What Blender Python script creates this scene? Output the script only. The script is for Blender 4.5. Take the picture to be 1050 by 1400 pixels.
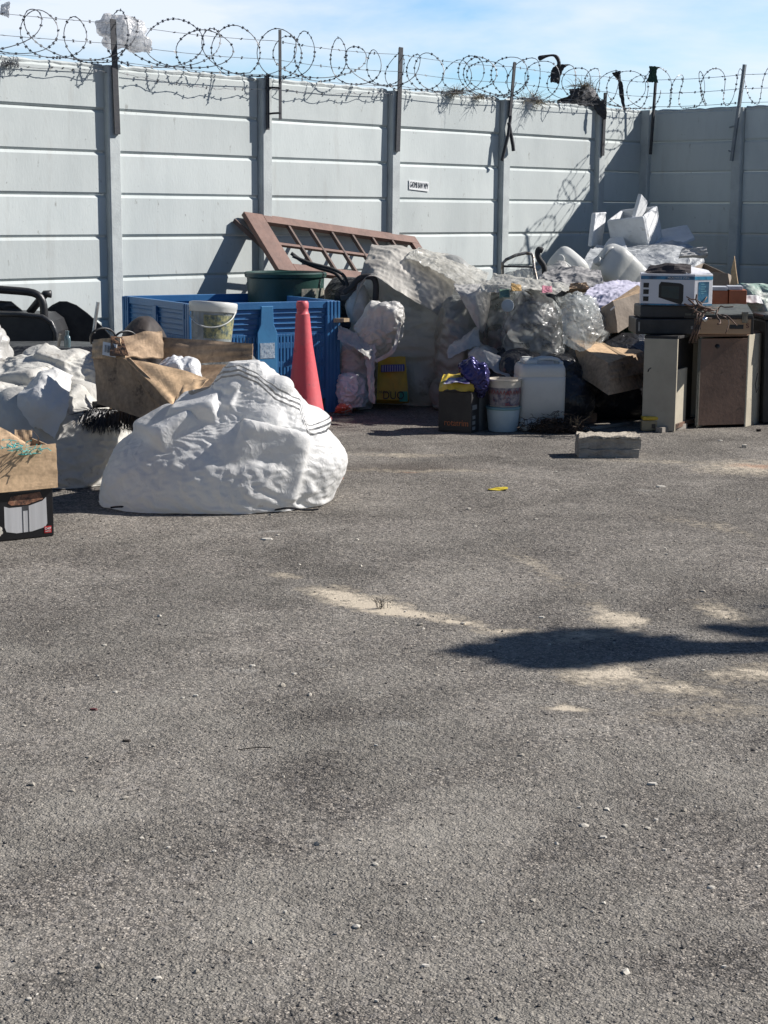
import bpy, bmesh, math, random
import numpy as np
from mathutils import Vector, Matrix
R = math.radians
PI = math.pi
random.seed(7)
scene = bpy.context.scene
for o in list(bpy.data.objects): bpy.data.objects.remove(o)
COL = scene.collection

# ------------------------------------------------------------ camera
FPX, CAMH, PITCH, ROLL = 2277.2, 1.384, R(10.181), R(0.359)
fw = Vector((0, math.cos(PITCH), -math.sin(PITCH)))
up0 = Vector((0, math.sin(PITCH), math.cos(PITCH)))
rt0 = Vector((1, 0, 0))
rt = math.cos(ROLL)*rt0 + math.sin(ROLL)*up0
up = -math.sin(ROLL)*rt0 + math.cos(ROLL)*up0
CAMP = Vector((0, 0, CAMH))
cam = bpy.data.cameras.new('camera'); cam_o = bpy.data.objects.new('camera', cam); COL.objects.link(cam_o)
m = Matrix.Identity(4)
for i in range(3):
    m[i][0] = rt[i]; m[i][1] = up[i]; m[i][2] = -fw[i]; m[i][3] = CAMP[i]
cam_o.matrix_world = m
cam.sensor_fit = 'VERTICAL'; cam.sensor_height = 36.0; cam.lens = 36.0*FPX/1400
cam.clip_start = 0.05; cam.clip_end = 1000
scene.camera = cam_o
scene.render.resolution_x = 768; scene.render.resolution_y = 1024

# ------------------------------------------------------------ light
SUNV = Vector((1.34, 0.31, 1.0)).normalized()          # towards the sun
sun = bpy.data.lights.new('sun', 'SUN'); sun.energy = 5.0; sun.angle = R(0.53); sun.color = (1.0, 0.95, 0.90)
sun_o = bpy.data.objects.new('sun', sun); COL.objects.link(sun_o)
sun_o.rotation_euler = SUNV.to_track_quat('Z', 'Y').to_euler(); sun_o.location = (6, 2, 8)
world = bpy.data.worlds.new('World'); scene.world = world; world.use_nodes = True
nt = world.node_tree; nt.nodes.clear()
out = nt.nodes.new('ShaderNodeOutputWorld'); bg = nt.nodes.new('ShaderNodeBackground')
sky = nt.nodes.new('ShaderNodeTexSky'); sky.sky_type = 'NISHITA'; sky.sun_disc = False
sky.sun_elevation = math.asin(SUNV.z); sky.sun_rotation = math.atan2(SUNV.x, SUNV.y)
sky.air_density = 1.0; sky.dust_density = 0.3; sky.ozone_density = 2.5; sky.altitude = 50
bg.inputs['Strength'].default_value = 0.06
tc = nt.nodes.new('ShaderNodeTexCoord')
mp = nt.nodes.new('ShaderNodeMapping'); mp.inputs['Scale'].default_value = (1.0, 1.0, 4.2); mp.inputs['Location'].default_value = (0.55, 0.3, 0.13)
nz = nt.nodes.new('ShaderNodeTexNoise'); nz.inputs['Scale'].default_value = 3.4; nz.inputs['Detail'].default_value = 7; nz.inputs['Roughness'].default_value = 0.55; nz.inputs['Distortion'].default_value = 0.25
rp = nt.nodes.new('ShaderNodeValToRGB'); rp.color_ramp.elements[0].position = 0.37; rp.color_ramp.elements[1].position = 0.58
rp.color_ramp.elements[1].color = (0.85, 0.85, 0.85, 1)
tint = nt.nodes.new('ShaderNodeMix'); tint.data_type = 'RGBA'; tint.blend_type = 'MULTIPLY'; tint.inputs[0].default_value = 1
mixc = nt.nodes.new('ShaderNodeMix'); mixc.data_type = 'RGBA'; mixc.inputs[7].default_value = (11.2, 11.8, 12.8, 1)
L = nt.links.new
# haze brightens the sky towards the horizon, clouds keep low
sxyz = nt.nodes.new('ShaderNodeSeparateXYZ'); L(tc.outputs['Generated'], sxyz.inputs[0])
low = nt.nodes.new('ShaderNodeMapRange'); low.inputs[1].default_value = 0.34; low.inputs[2].default_value = 0.14; L(sxyz.outputs[2], low.inputs[0])
hz = nt.nodes.new('ShaderNodeMix'); hz.data_type = 'RGBA'; hz.inputs[6].default_value = (0.52, 0.62, 0.76, 1); hz.inputs[7].default_value = (1.32, 1.64, 1.98, 1); 
cl = nt.nodes.new('ShaderNodeMath'); cl.operation = 'MULTIPLY'
# the bright hazy band and its clouds lie beyond the wall; the sky behind the camera is clear and deep
fr = nt.nodes.new('ShaderNodeMapRange'); fr.inputs[1].default_value = -0.1; fr.inputs[2].default_value = 0.6; L(sxyz.outputs[1], fr.inputs[0])
lw = nt.nodes.new('ShaderNodeMath'); lw.operation = 'MULTIPLY'; L(low.outputs[0], lw.inputs[0]); L(fr.outputs[0], lw.inputs[1])
L(tc.outputs['Generated'], mp.inputs[0]); L(mp.outputs[0], nz.inputs['Vector']); L(nz.outputs['Fac'], rp.inputs[0])
L(sky.outputs[0], tint.inputs[6]); L(tint.outputs[2], mixc.inputs[6]); L(lw.outputs[0], hz.inputs[0]); L(hz.outputs[2], tint.inputs[7]); L(rp.outputs[0], cl.inputs[0]); L(lw.outputs[0], cl.inputs[1]); L(cl.outputs[0], mixc.inputs[0])
L(mixc.outputs[2], bg.inputs[0]); L(bg.outputs[0], out.inputs[0])
vs = scene.view_settings; vs.view_transform = 'Standard'; vs.look = 'None'; vs.gamma = 1; vs.exposure = 0.47; vs.use_curve_mapping = False

# ------------------------------------------------------------ helpers
def PT(x, y, Y):
    """world point at distance Y (m, along +y) seen at photo pixel x, y"""
    d = fw + rt*((x-525)/FPX) - up*((y-700)/FPX)
    return CAMP + d*(Y/d.y)
def GR(x, y, z=0.0):
    d = fw + rt*((x-525)/FPX) - up*((y-700)/FPX)
    return CAMP + d*((z-CAMH)/d.z)

class MB:
    def __init__(s): s.v = []; s.f = []; s.mi = []
    def add(s, vs_, fs, mi=0):
        n = len(s.v); s.v += [tuple(p) for p in vs_]; s.f += [tuple(i+n for i in f) for f in fs]; s.mi += [mi]*len(fs)
    def box(s, x0, x1, y0, y1, z0, z1, mi=0, M=None):
        P = [Vector((x, y, z)) for z in (z0, z1) for y in (y0, y1) for x in (x0, x1)]
        if M is not None: P = [M @ p for p in P]
        s.add(P, [(0,2,3,1),(4,5,7,6),(0,1,5,4),(2,6,7,3),(0,4,6,2),(1,3,7,5)], mi)
    def prism(s, foot, z0, z1, mi=0, top=None):
        n = len(foot); top = top or foot
        P = [(p[0], p[1], z0) for p in foot]+[(p[0], p[1], z1) for p in top]
        s.add(P, [tuple(reversed(range(n))), tuple(range(n, 2*n))]+[(i, (i+1) % n, n+(i+1) % n, n+i) for i in range(n)], mi)
    def extr(s, poly, d, mi=0):
        """polygon of 3-D points extruded by vector d"""
        n = len(poly); d = Vector(d); P = [Vector(p) for p in poly]; P += [p+d for p in P]
        s.add(P, [tuple(reversed(range(n))), tuple(range(n, 2*n))]+[(i, (i+1) % n, n+(i+1) % n, n+i) for i in range(n)], mi)
    def tube(s, pts, r, n=6, mi=0, caps=True):
        pts = [Vector(p) for p in pts]; k = len(pts); rr = r if isinstance(r, (list, tuple)) else [r]*k
        V = []; prev = None
        for i in range(k):
            t = (pts[min(i+1, k-1)]-pts[max(i-1, 0)]).normalized()
            if prev is None:
                a = t.orthogonal().normalized()
            else:
                a = prev - t*prev.dot(t)
                a = a.normalized() if a.length > 1e-6 else t.orthogonal().normalized()
            prev = a; b = t.cross(a)
            for j in range(n):
                w = 2*PI*j/n; V.append(pts[i]+(a*math.cos(w)+b*math.sin(w))*rr[i])
        F = [(i*n+j, i*n+(j+1) % n, (i+1)*n+(j+1) % n, (i+1)*n+j) for i in range(k-1) for j in range(n)]
        if caps: F += [tuple(reversed(range(n))), tuple((k-1)*n+j for j in range(n))]
        s.add(V, F, mi)
    def lathe(s, prof, n=32, M=None, mi=0, sx=1, sy=1):
        V = []
        for r, z in prof:
            for j in range(n):
                w = 2*PI*j/n; V.append(Vector((r*math.cos(w)*sx, r*math.sin(w)*sy, z)))
        if M is not None: V = [M @ p for p in V]
        k = len(prof)
        F = [(i*n+j, i*n+(j+1) % n, (i+1)*n+(j+1) % n, (i+1)*n+j) for i in range(k-1) for j in range(n)]
        F += [tuple(reversed(range(n))), tuple((k-1)*n+j for j in range(n))]
        s.add(V, F, mi)
    def slab(s, p00, p10, p11, p01, th, n=8, warp=0.0, seed=0, mi=0, bulge=0.0, m=None):
        """bilinear sheet through four corners (bottom-left, bottom-right, top-right, top-left) with thickness"""
        rnd = random.Random(seed); m = m or n
        p00, p10, p11, p01 = map(Vector, (p00, p10, p11, p01))
        nn = (p10-p00).cross(p01-p00).normalized(); ph = [rnd.uniform(0, 6.28) for _ in range(4)]
        A = []; B = []
        for j in range(m+1):
            for i in range(n+1):
                u, v = i/n, j/m
                p = p00*(1-u)*(1-v)+p10*u*(1-v)+p11*u*v+p01*(1-u)*v
                w = warp*(math.sin(u*5+ph[0])*math.sin(v*4+ph[1])+.4*math.sin(u*13+ph[2]+v*7)+.3*math.sin(v*17+ph[3]-u*6))
                w += bulge*math.sin(PI*u)*math.sin(PI*v)
                A.append(p+nn*(w+th/2)); B.append(p+nn*(w-th/2))
        N = len(A); V = A+B; F = []; W = n+1
        for j in range(m):
            for i in range(n):
                a = j*W+i
                F.append((a, a+1, a+W+1, a+W)); F.append((N+a, N+a+W, N+a+W+1, N+a+1))
        for i in range(n):
            F.append((i, N+i, N+i+1, i+1)); a = m*W+i; F.append((a, a+1, N+a+1, N+a))
        for j in range(m):
            a = j*W; F.append((a, a+W, N+a+W, N+a)); a = j*W+n; F.append((a, N+a, N+a+W, a+W))
        s.add(V, F, mi)

def tag(o, label=None, cat=None, group=None, kind=None):
    if label: o['label'] = label
    if cat: o['category'] = cat
    if group: o['group'] = group
    if kind: o['kind'] = kind
    return o
def obj(name, mb, mats, parent=None, smooth=False, bevel=0, subd=0, ang=None, inv=False):
    if isinstance(mb, MB):
        me = bpy.data.meshes.new(name); me.from_pydata(mb.v, [], mb.f)
        if not isinstance(mats, (list, tuple)): mats = [mats]
        for q in mats: me.materials.append(q)
        if len(mats) > 1:
            me.polygons.foreach_set('material_index', mb.mi)
        me.update()
    else:
        me = mb
        if mats is not None:
            me.materials.clear()
            for q in (mats if isinstance(mats, (list, tuple)) else [mats]): me.materials.append(q)
    o = bpy.data.objects.new(name, me); COL.objects.link(o)
    if smooth:
        me.polygons.foreach_set('use_smooth', [True]*len(me.polygons))
        if ang: me.set_sharp_from_angle(angle=R(ang))
    if bevel:
        b = o.modifiers.new('bevel', 'BEVEL'); b.width = bevel; b.segments = 2; b.limit_method = 'ANGLE'; b.angle_limit = R(40)
    if subd:
        b = o.modifiers.new('subd', 'SUBSURF'); b.levels = subd; b.render_levels = subd
    if parent is not None:
        o.parent = parent
        if inv:
            b = Matrix.LocRotScale(parent.location, parent.rotation_euler, parent.scale); o.matrix_parent_inverse = b.inverted()
    return o
def empty(name, loc, label, cat, rz=0, group=None, rot=None):
    o = bpy.data.objects.new(name, None); COL.objects.link(o); o.location = loc
    o.rotation_euler = rot if rot else (0, 0, rz); o.empty_display_size = 0.1
    return tag(o, label, cat, group)

def text_mesh(body, size, extrude=0.0004, align='CENTER', sx=1.0):
    c = bpy.data.curves.new('t', 'FONT'); c.body = body; c.size = size; c.extrude = extrude; c.align_x = align; c.align_y = 'CENTER'
    o = bpy.data.objects.new('t', c); COL.objects.link(o)
    dg = bpy.context.evaluated_depsgraph_get(); me = bpy.data.meshes.new_from_object(o.evaluated_get(dg))
    bpy.data.objects.remove(o)
    if sx != 1:
        for v in me.vertices: v.co.x *= sx
    return me
def text(name, body, size, mat_, parent, M, sx=1.0, extrude=0.0006):
    """lettering on a surface; M maps text plane (x right, y up, z out) into the parent's space"""
    me = text_mesh(body, size, extrude, sx=sx); me.transform(M); me.materials.clear(); me.materials.append(mat_)
    o = bpy.data.objects.new(name, me); COL.objects.link(o); o.parent = parent
    return o
def frameM(o_, xdir, ydir):
    x = Vector(xdir).normalized(); y = Vector(ydir); y = (y-x*y.dot(x)).normalized(); z = x.cross(y)
    M = Matrix.Identity(4)
    for i in range(3): M[i][0] = x[i]; M[i][1] = y[i]; M[i][2] = z[i]; M[i][3] = o_[i]
    return M

# ------------------------------------------------------------ materials
def _n(nt, t, **k):
    n = nt.nodes.new(t)
    for a, b in k.items(): setattr(n, a, b)
    return n
def mat(name, col, col2=None, rough=.7, scale=6, bump=.3, bscale=40, crease=0, cscale=12, metal=0, spots=None, spot_col=(.1,.08,.06), spot_scale=30,
        trans=0, alpha=1, streak=None, spec=.5, mixlo=.42, mixhi=.62, coat=0, sss=0, bdist=.01, aniso=None, fine=None):
    m = bpy.data.materials.new(name); m.use_nodes = True; nt = m.node_tree; L = nt.links.new
    b = nt.nodes['Principled BSDF']; tcn = _n(nt, 'ShaderNodeTexCoord'); co = tcn.outputs['Object']
    if aniso:
        mpn = _n(nt, 'ShaderNodeMapping'); mpn.inputs['Scale'].default_value = aniso; L(co, mpn.inputs[0]); co2 = mpn.outputs[0]
    else: co2 = co
    c = col+(1,) if len(col) == 3 else col
    n1 = _n(nt, 'ShaderNodeTexNoise'); n1.inputs['Scale'].default_value = scale; n1.inputs['Detail'].default_value = 8; n1.inputs['Roughness'].default_value = .62
    L(co2, n1.inputs['Vector'])
    mr = _n(nt, 'ShaderNodeMapRange'); mr.inputs[1].default_value = mixlo; mr.inputs[2].default_value = mixhi; L(n1.outputs['Fac'], mr.inputs[0])
    c2 = (tuple(x*.72 for x in col[:3]) if col2 is None else col2[:3])+(1,)
    mx = _n(nt, 'ShaderNodeMix', data_type='RGBA'); mx.inputs[6].default_value = c; mx.inputs[7].default_value = c2; L(mr.outputs[0], mx.inputs[0])
    last = mx.outputs[2]
    if fine:
        nf = _n(nt, 'ShaderNodeTexNoise'); nf.inputs['Scale'].default_value = fine; nf.inputs['Detail'].default_value = 4; L(co, nf.inputs['Vector'])
        mf = _n(nt, 'ShaderNodeMapRange'); mf.inputs[1].default_value = .3; mf.inputs[2].default_value = .7; mf.inputs[3].default_value = .75; mf.inputs[4].default_value = 1.2; L(nf.outputs['Fac'], mf.inputs[0])
        mm = _n(nt, 'ShaderNodeVectorMath', operation='SCALE'); L(last, mm.inputs[0]); L(mf.outputs[0], mm.inputs['Scale']); last = mm.outputs[0]
    if spots:
        n2 = _n(nt, 'ShaderNodeTexNoise'); n2.inputs['Scale'].default_value = spot_scale; n2.inputs['Detail'].default_value = 5; n2.inputs['Roughness'].default_value = .7; L(co2, n2.inputs['Vector'])
        r2 = _n(nt, 'ShaderNodeMapRange'); r2.inputs[1].default_value = 1-spots; r2.inputs[2].default_value = 1-spots+.07; r2.inputs[4].default_value = .85; L(n2.outputs['Fac'], r2.inputs[0])
        m2 = _n(nt, 'ShaderNodeMix', data_type='RGBA'); m2.inputs[7].default_value = spot_col+(1,); L(last, m2.inputs[6]); L(r2.outputs[0], m2.inputs[0]); last = m2.outputs[2]
    L(last, b.inputs['Base Color'])
    b.inputs['Roughness'].default_value = rough; b.inputs['Metallic'].default_value = metal
    b.inputs['Specular IOR Level'].default_value = spec; b.inputs['Coat Weight'].default_value = coat
    if sss: b.inputs['Subsurface Weight'].default_value = sss; b.inputs['Subsurface Radius'].default_value = (.03, .03, .03)
    nb = _n(nt, 'ShaderNodeTexNoise'); nb.inputs['Scale'].default_value = bscale; nb.inputs['Detail'].default_value = 6; L(co2, nb.inputs['Vector'])
    h = nb.outputs['Fac']
    if crease:
        acc = None
        for sc, wt in ((cscale*.28, 1.0), (cscale*.75, .5), (cscale*1.9, .22)):
            vo = _n(nt, 'ShaderNodeTexNoise'); vo.inputs['Scale'].default_value = sc; vo.inputs['Detail'].default_value = 2.5; vo.inputs['Roughness'].default_value = .45; vo.inputs['Distortion'].default_value = .8; L(co, vo.inputs['Vector'])
            sb = _n(nt, 'ShaderNodeMath', operation='SUBTRACT'); sb.inputs[1].default_value = .5; L(vo.outputs['Fac'], sb.inputs[0])
            ab = _n(nt, 'ShaderNodeMath', operation='ABSOLUTE'); L(sb.outputs[0], ab.inputs[0])
            mr_ = _n(nt, 'ShaderNodeMapRange'); mr_.inputs[1].default_value = 0; mr_.inputs[2].default_value = .22; mr_.inputs[3].default_value = 1; mr_.inputs[4].default_value = 0; L(ab.outputs[0], mr_.inputs[0])
            pw = _n(nt, 'ShaderNodeMath', operation='POWER'); pw.inputs[1].default_value = 2.2; L(mr_.outputs[0], pw.inputs[0])
            ml = _n(nt, 'ShaderNodeMath', operation='MULTIPLY'); ml.inputs[1].default_value = wt*crease; L(pw.outputs[0], ml.inputs[0])
            if acc is None: acc = ml.outputs[0]
            else:
                ad = _n(nt, 'ShaderNodeMath', operation='ADD'); L(acc, ad.inputs[0]); L(ml.outputs[0], ad.inputs[1]); acc = ad.outputs[0]
        ad = _n(nt, 'ShaderNodeMath', operation='MULTIPLY_ADD'); ad.inputs[1].default_value = .12; L(h, ad.inputs[0]); L(acc, ad.inputs[2]); h = ad.outputs[0]
    bp = _n(nt, 'ShaderNodeBump'); bp.inputs['Strength'].default_value = bump; bp.inputs['Distance'].default_value = bdist; L(h, bp.inputs['Height']); L(bp.outputs[0], b.inputs['Normal'])
    if alpha < 1:
        tr = _n(nt, 'ShaderNodeBsdfTransparent'); ms = _n(nt, 'ShaderNodeMixShader')
        fr = _n(nt, 'ShaderNodeMapRange'); fr.inputs[1].default_value = .35; fr.inputs[2].default_value = .65; fr.inputs[3].default_value = max(0, alpha-.18); fr.inputs[4].default_value = min(1, alpha+.18)
        nq = _n(nt, 'ShaderNodeTexNoise'); nq.inputs['Scale'].default_value = 14; nq.inputs['Detail'].default_value = 5; L(co, nq.inputs['Vector']); L(nq.outputs['Fac'], fr.inputs[0])
        L(fr.outputs[0], ms.inputs[0]); L(tr.outputs[0], ms.inputs[1]); L(b.outputs[0], ms.inputs[2])
        L(ms.outputs[0], nt.nodes['Material Output'].inputs['Surface'])
    if trans:
        td = _n(nt, 'ShaderNodeBsdfTranslucent'); td.inputs[0].default_value = c; ms = _n(nt, 'ShaderNodeMixShader'); ms.inputs[0].default_value = trans
        src = nt.nodes['Material Output'].inputs['Surface'].links[0].from_socket
        L(last, td.inputs[0]); L(bp.outputs[0], td.inputs['Normal'])
        L(src, ms.inputs[1]); L(td.outputs[0], ms.inputs[2]); L(ms.outputs[0], nt.nodes['Material Output'].inputs['Surface'])
    return m

# ------------------------------------------------------------ cloth buckling (numpy)
def folds(X, seed, amp, freq, oct_=5, ax=None, an=1.0):
    """sharp ridged creases; ax/an: prefer wave vectors along an axis (creases run across it)"""
    rng = np.random.default_rng(seed+991); t = np.zeros(len(X)); A = 1.0; F = freq; tot = 0
    Y = X+.05*np.stack([np.sin(X@rng.normal(0, 5, 3)+rng.uniform(0, 6)) for _ in range(3)], 1)
    for o_ in range(oct_):
        for r in range(3):
            d = rng.normal(0, 1, 3)
            if ax is not None: d = d+np.array(ax)*an*rng.choice((-1, 1))
            d /= np.linalg.norm(d); e = rng.normal(0, 1, 3); e /= np.linalg.norm(e)
            s = np.sin(F*(Y@d)+rng.uniform(0, 6)+1.3*np.sin(F*.45*(Y@e)+rng.uniform(0, 6)))
            m_ = np.clip(.5+.8*np.sin(F*.45*(Y@np.cross(d, e))+rng.uniform(0, 6)), 0, 1)
            t += A*((1-np.abs(s))**1.6-.3)*m_; tot += A
        A *= .6; F *= 1.75
    return amp*t/tot*4
def grid_faces(nu, nv, closed=True):
    F = []
    for j in range(nv-1):
        for i in range(nu if closed else nu-1):
            a = j*nu+i; b = j*nu+(i+1) % nu; F.append((a, b, b+nu, a+nu))
    return F
def grid_edges(nu, nv, closed, spec):
    """spec: list of (di, dj, stretch, stiffness)"""
    I = []; J = []; EX = []; ST = []
    jj, ii = np.meshgrid(np.arange(nv), np.arange(nu), indexing='ij')
    for di, dj, ex, st in spec:
        i2 = ii+di; j2 = jj+dj; ok = (j2 >= 0) & (j2 < nv)
        if closed: i2 = i2 % nu
        else: ok &= (i2 >= 0) & (i2 < nu)
        I.append((jj*nu+ii)[ok]); J.append((j2*nu+i2)[ok]); EX.append(np.full(ok.sum(), ex)); ST.append(np.full(ok.sum(), st))
    return [np.concatenate(q) for q in (I, J, EX, ST)]
def buckle(V, nu, nv, closed, exu, exv, iters=160, keep=.02, seed=0, floor=.004, bend=.35, noise=.002, rest=None):
    rng = np.random.default_rng(seed); V0 = V if rest is None else rest; n = len(V); eb = math.sqrt(exu*exv)
    sp = [(1, 0, exu, .95), (0, 1, exv, .95), (1, 1, eb, .5), (-1, 1, eb, .5), (2, 0, exu*.995, bend), (0, 2, exv*.995, bend), (4, 0, 1+(exu-1)*.7, bend*.6), (0, 4, 1+(exv-1)*.7, bend*.6)]
    i, j, ex, st = grid_edges(nu, nv, closed, sp)
    L0 = np.linalg.norm(V0[i]-V0[j], axis=1)*ex
    X = V+rng.normal(0, noise, V.shape)
    w = np.bincount(i, st, n)+np.bincount(j, st, n); w = np.maximum(w, .5)*.55
    for it in range(iters):
        d = X[j]-X[i]; l = np.linalg.norm(d, axis=1)+1e-9
        c = d*(((l-L0)/l*.5*st*st)[:, None])
        for a in range(3): X[:, a] += (np.bincount(i, c[:, a], n)-np.bincount(j, c[:, a], n))/w*1.4
        X += keep*(V0-X)
        X[:, 2] = np.maximum(X[:, 2], floor)
    return X
def drape(V, nu, nv, prof, exu, exv, seed, steps=70, sub=5, nbox=34, g=.0017, keep=.0035, bend=.25, floor=.004, bsize=(.24, .44), crinkle=.012, cf=1.0, vtop=.66, topk=1.5):
    """cloth skin pulled down by gravity over angular contents; V closed grid, prof rows (z, x, a, d, y)"""
    rng = np.random.default_rng(seed+5); n = len(V); eb = math.sqrt(exu*exv)
    P = np.array(prof); B = []
    zmin, zmax = P[:, 0].min(), P[:, 0].max()
    for q in range(nbox):
        r = P[int(len(P)*(.08+vtop*((q+.5)/nbox)))]; th = q*2.399+rng.uniform(-.4, .4)
        if q % 2: th = -PI/2+rng.uniform(-1.25, 1.25)
        k = rng.uniform(.45, .68); c = np.array([r[1]+r[2]*k*math.cos(th), r[4]+r[3]*k*math.sin(th), r[0]])
        s = min(r[2], r[3]*1.5)*rng.uniform(*bsize); h = s*np.array([rng.uniform(.7, 1.3), rng.uniform(.6, 1.1), rng.uniform(.5, 1.1)])
        c[2] = min(max(c[2], zmin+h[2]), zmax-h.max()*topk)
        M = np.linalg.qr(rng.normal(0, 1, (3, 3)))[0]
        if rng.random() < .5: M = np.linalg.qr(np.eye(3)+rng.normal(0, .25, (3, 3)))[0]
        B.append((c, M, h*(1 if q % 5 == 0 else 1.25), q % 5 == 0))
    sp = [(1, 0, exu, .95), (0, 1, exv, .95), (1, 1, eb, .45), (-1, 1, eb, .45), (2, 0, exu*.995, bend), (0, 2, exv*.995, bend), (3, 0, exu*.98, bend*.5), (0, 3, exv*.98, bend*.5)]
    i, j, ex, st = grid_edges(nu, nv, True, sp)
    L0 = np.linalg.norm(V[i]-V[j], axis=1)*ex
    w = np.bincount(i, st, n)+np.bincount(j, st, n); w = np.maximum(w, .5)*.55
    X = V+rng.normal(0, .0015, V.shape); O = X.copy(); hit = np.zeros(n, bool)
    for s in range(steps):
        vel = (X-O)*np.where(hit, .3, .86)[:, None]; O = X.copy(); X = X+vel; X[:, 2] -= g
        for it in range(sub):
            d = X[j]-X[i]; l = np.linalg.norm(d, axis=1)+1e-9
            c = d*(((l-L0)/l*.5*st*st)[:, None])
            for a in range(3): X[:, a] += (np.bincount(i, c[:, a], n)-np.bincount(j, c[:, a], n))/w*1.4
            X += keep*(V-X)
            if it in (1, sub-1):
                hit = np.zeros(n, bool)
                for c_, M, h, isbox in B:
                    p = (X-c_)@M
                    if not isbox:
                        rr_ = np.linalg.norm(p/h, axis=1); k = np.where(rr_ < 1)[0]
                        if len(k): X[k] = (p[k]/rr_[k][:, None])@M.T+c_; hit[k] = True
                        continue
                    qd = np.abs(p)-h; mx = qd.max(1); ins = mx < 0
                    if ins.any():
                        k = np.where(ins)[0]; axx = qd[k].argmax(1); sg = np.sign(p[k, axx]); p[k, axx] = sg*h[axx]
                        X[k] = p[k]@M.T+c_; hit[k] = True
            X[:, 2] = np.maximum(X[:, 2], floor)
    if crinkle:
        G = X.reshape(nv, nu, 3); du = np.roll(G, -1, 1)-np.roll(G, 1, 1); dv = np.gradient(G, axis=0); N = np.cross(du, dv); N /= np.linalg.norm(N, axis=2, keepdims=True)+1e-9; N = N.reshape(-1, 3)
        fq = 15*cf*max(1, .33/max(float(np.median(P[:, 2])), .05))**.7; k_ = np.clip((X[:, 2]-.02)/.05, 0, 1)*(.55+.45*np.sin(X@rng.normal(0, 4, 3)))
        X = X+N*((folds(X, seed+3, crinkle, fq, 4)+folds(X, seed+4, crinkle*.55, fq*2.3, 3))*k_)[:, None]
        Xc = X.copy(); Xc = buckle(X, nu, nv, True, 1.02, 1.03, 25, .15, seed, floor=floor, bend=.1, noise=.0008); X = Xc
    return X
def smooth_interp(t, ts, vs_):
    """Catmull-Rom through samples"""
    k = len(ts); i = min(max(np.searchsorted(ts, t)-1, 0), k-2); u = (t-ts[i])/(ts[i+1]-ts[i])
    p0 = vs_[max(i-1, 0)]; p1 = vs_[i]; p2 = vs_[i+1]; p3 = vs_[min(i+2, k-1)]
    return .5*((2*p1)+(-p0+p2)*u+(2*p0-5*p1+4*p2-p3)*u*u+(-p0+3*p1-3*p2+p3)*u**3)
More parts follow.
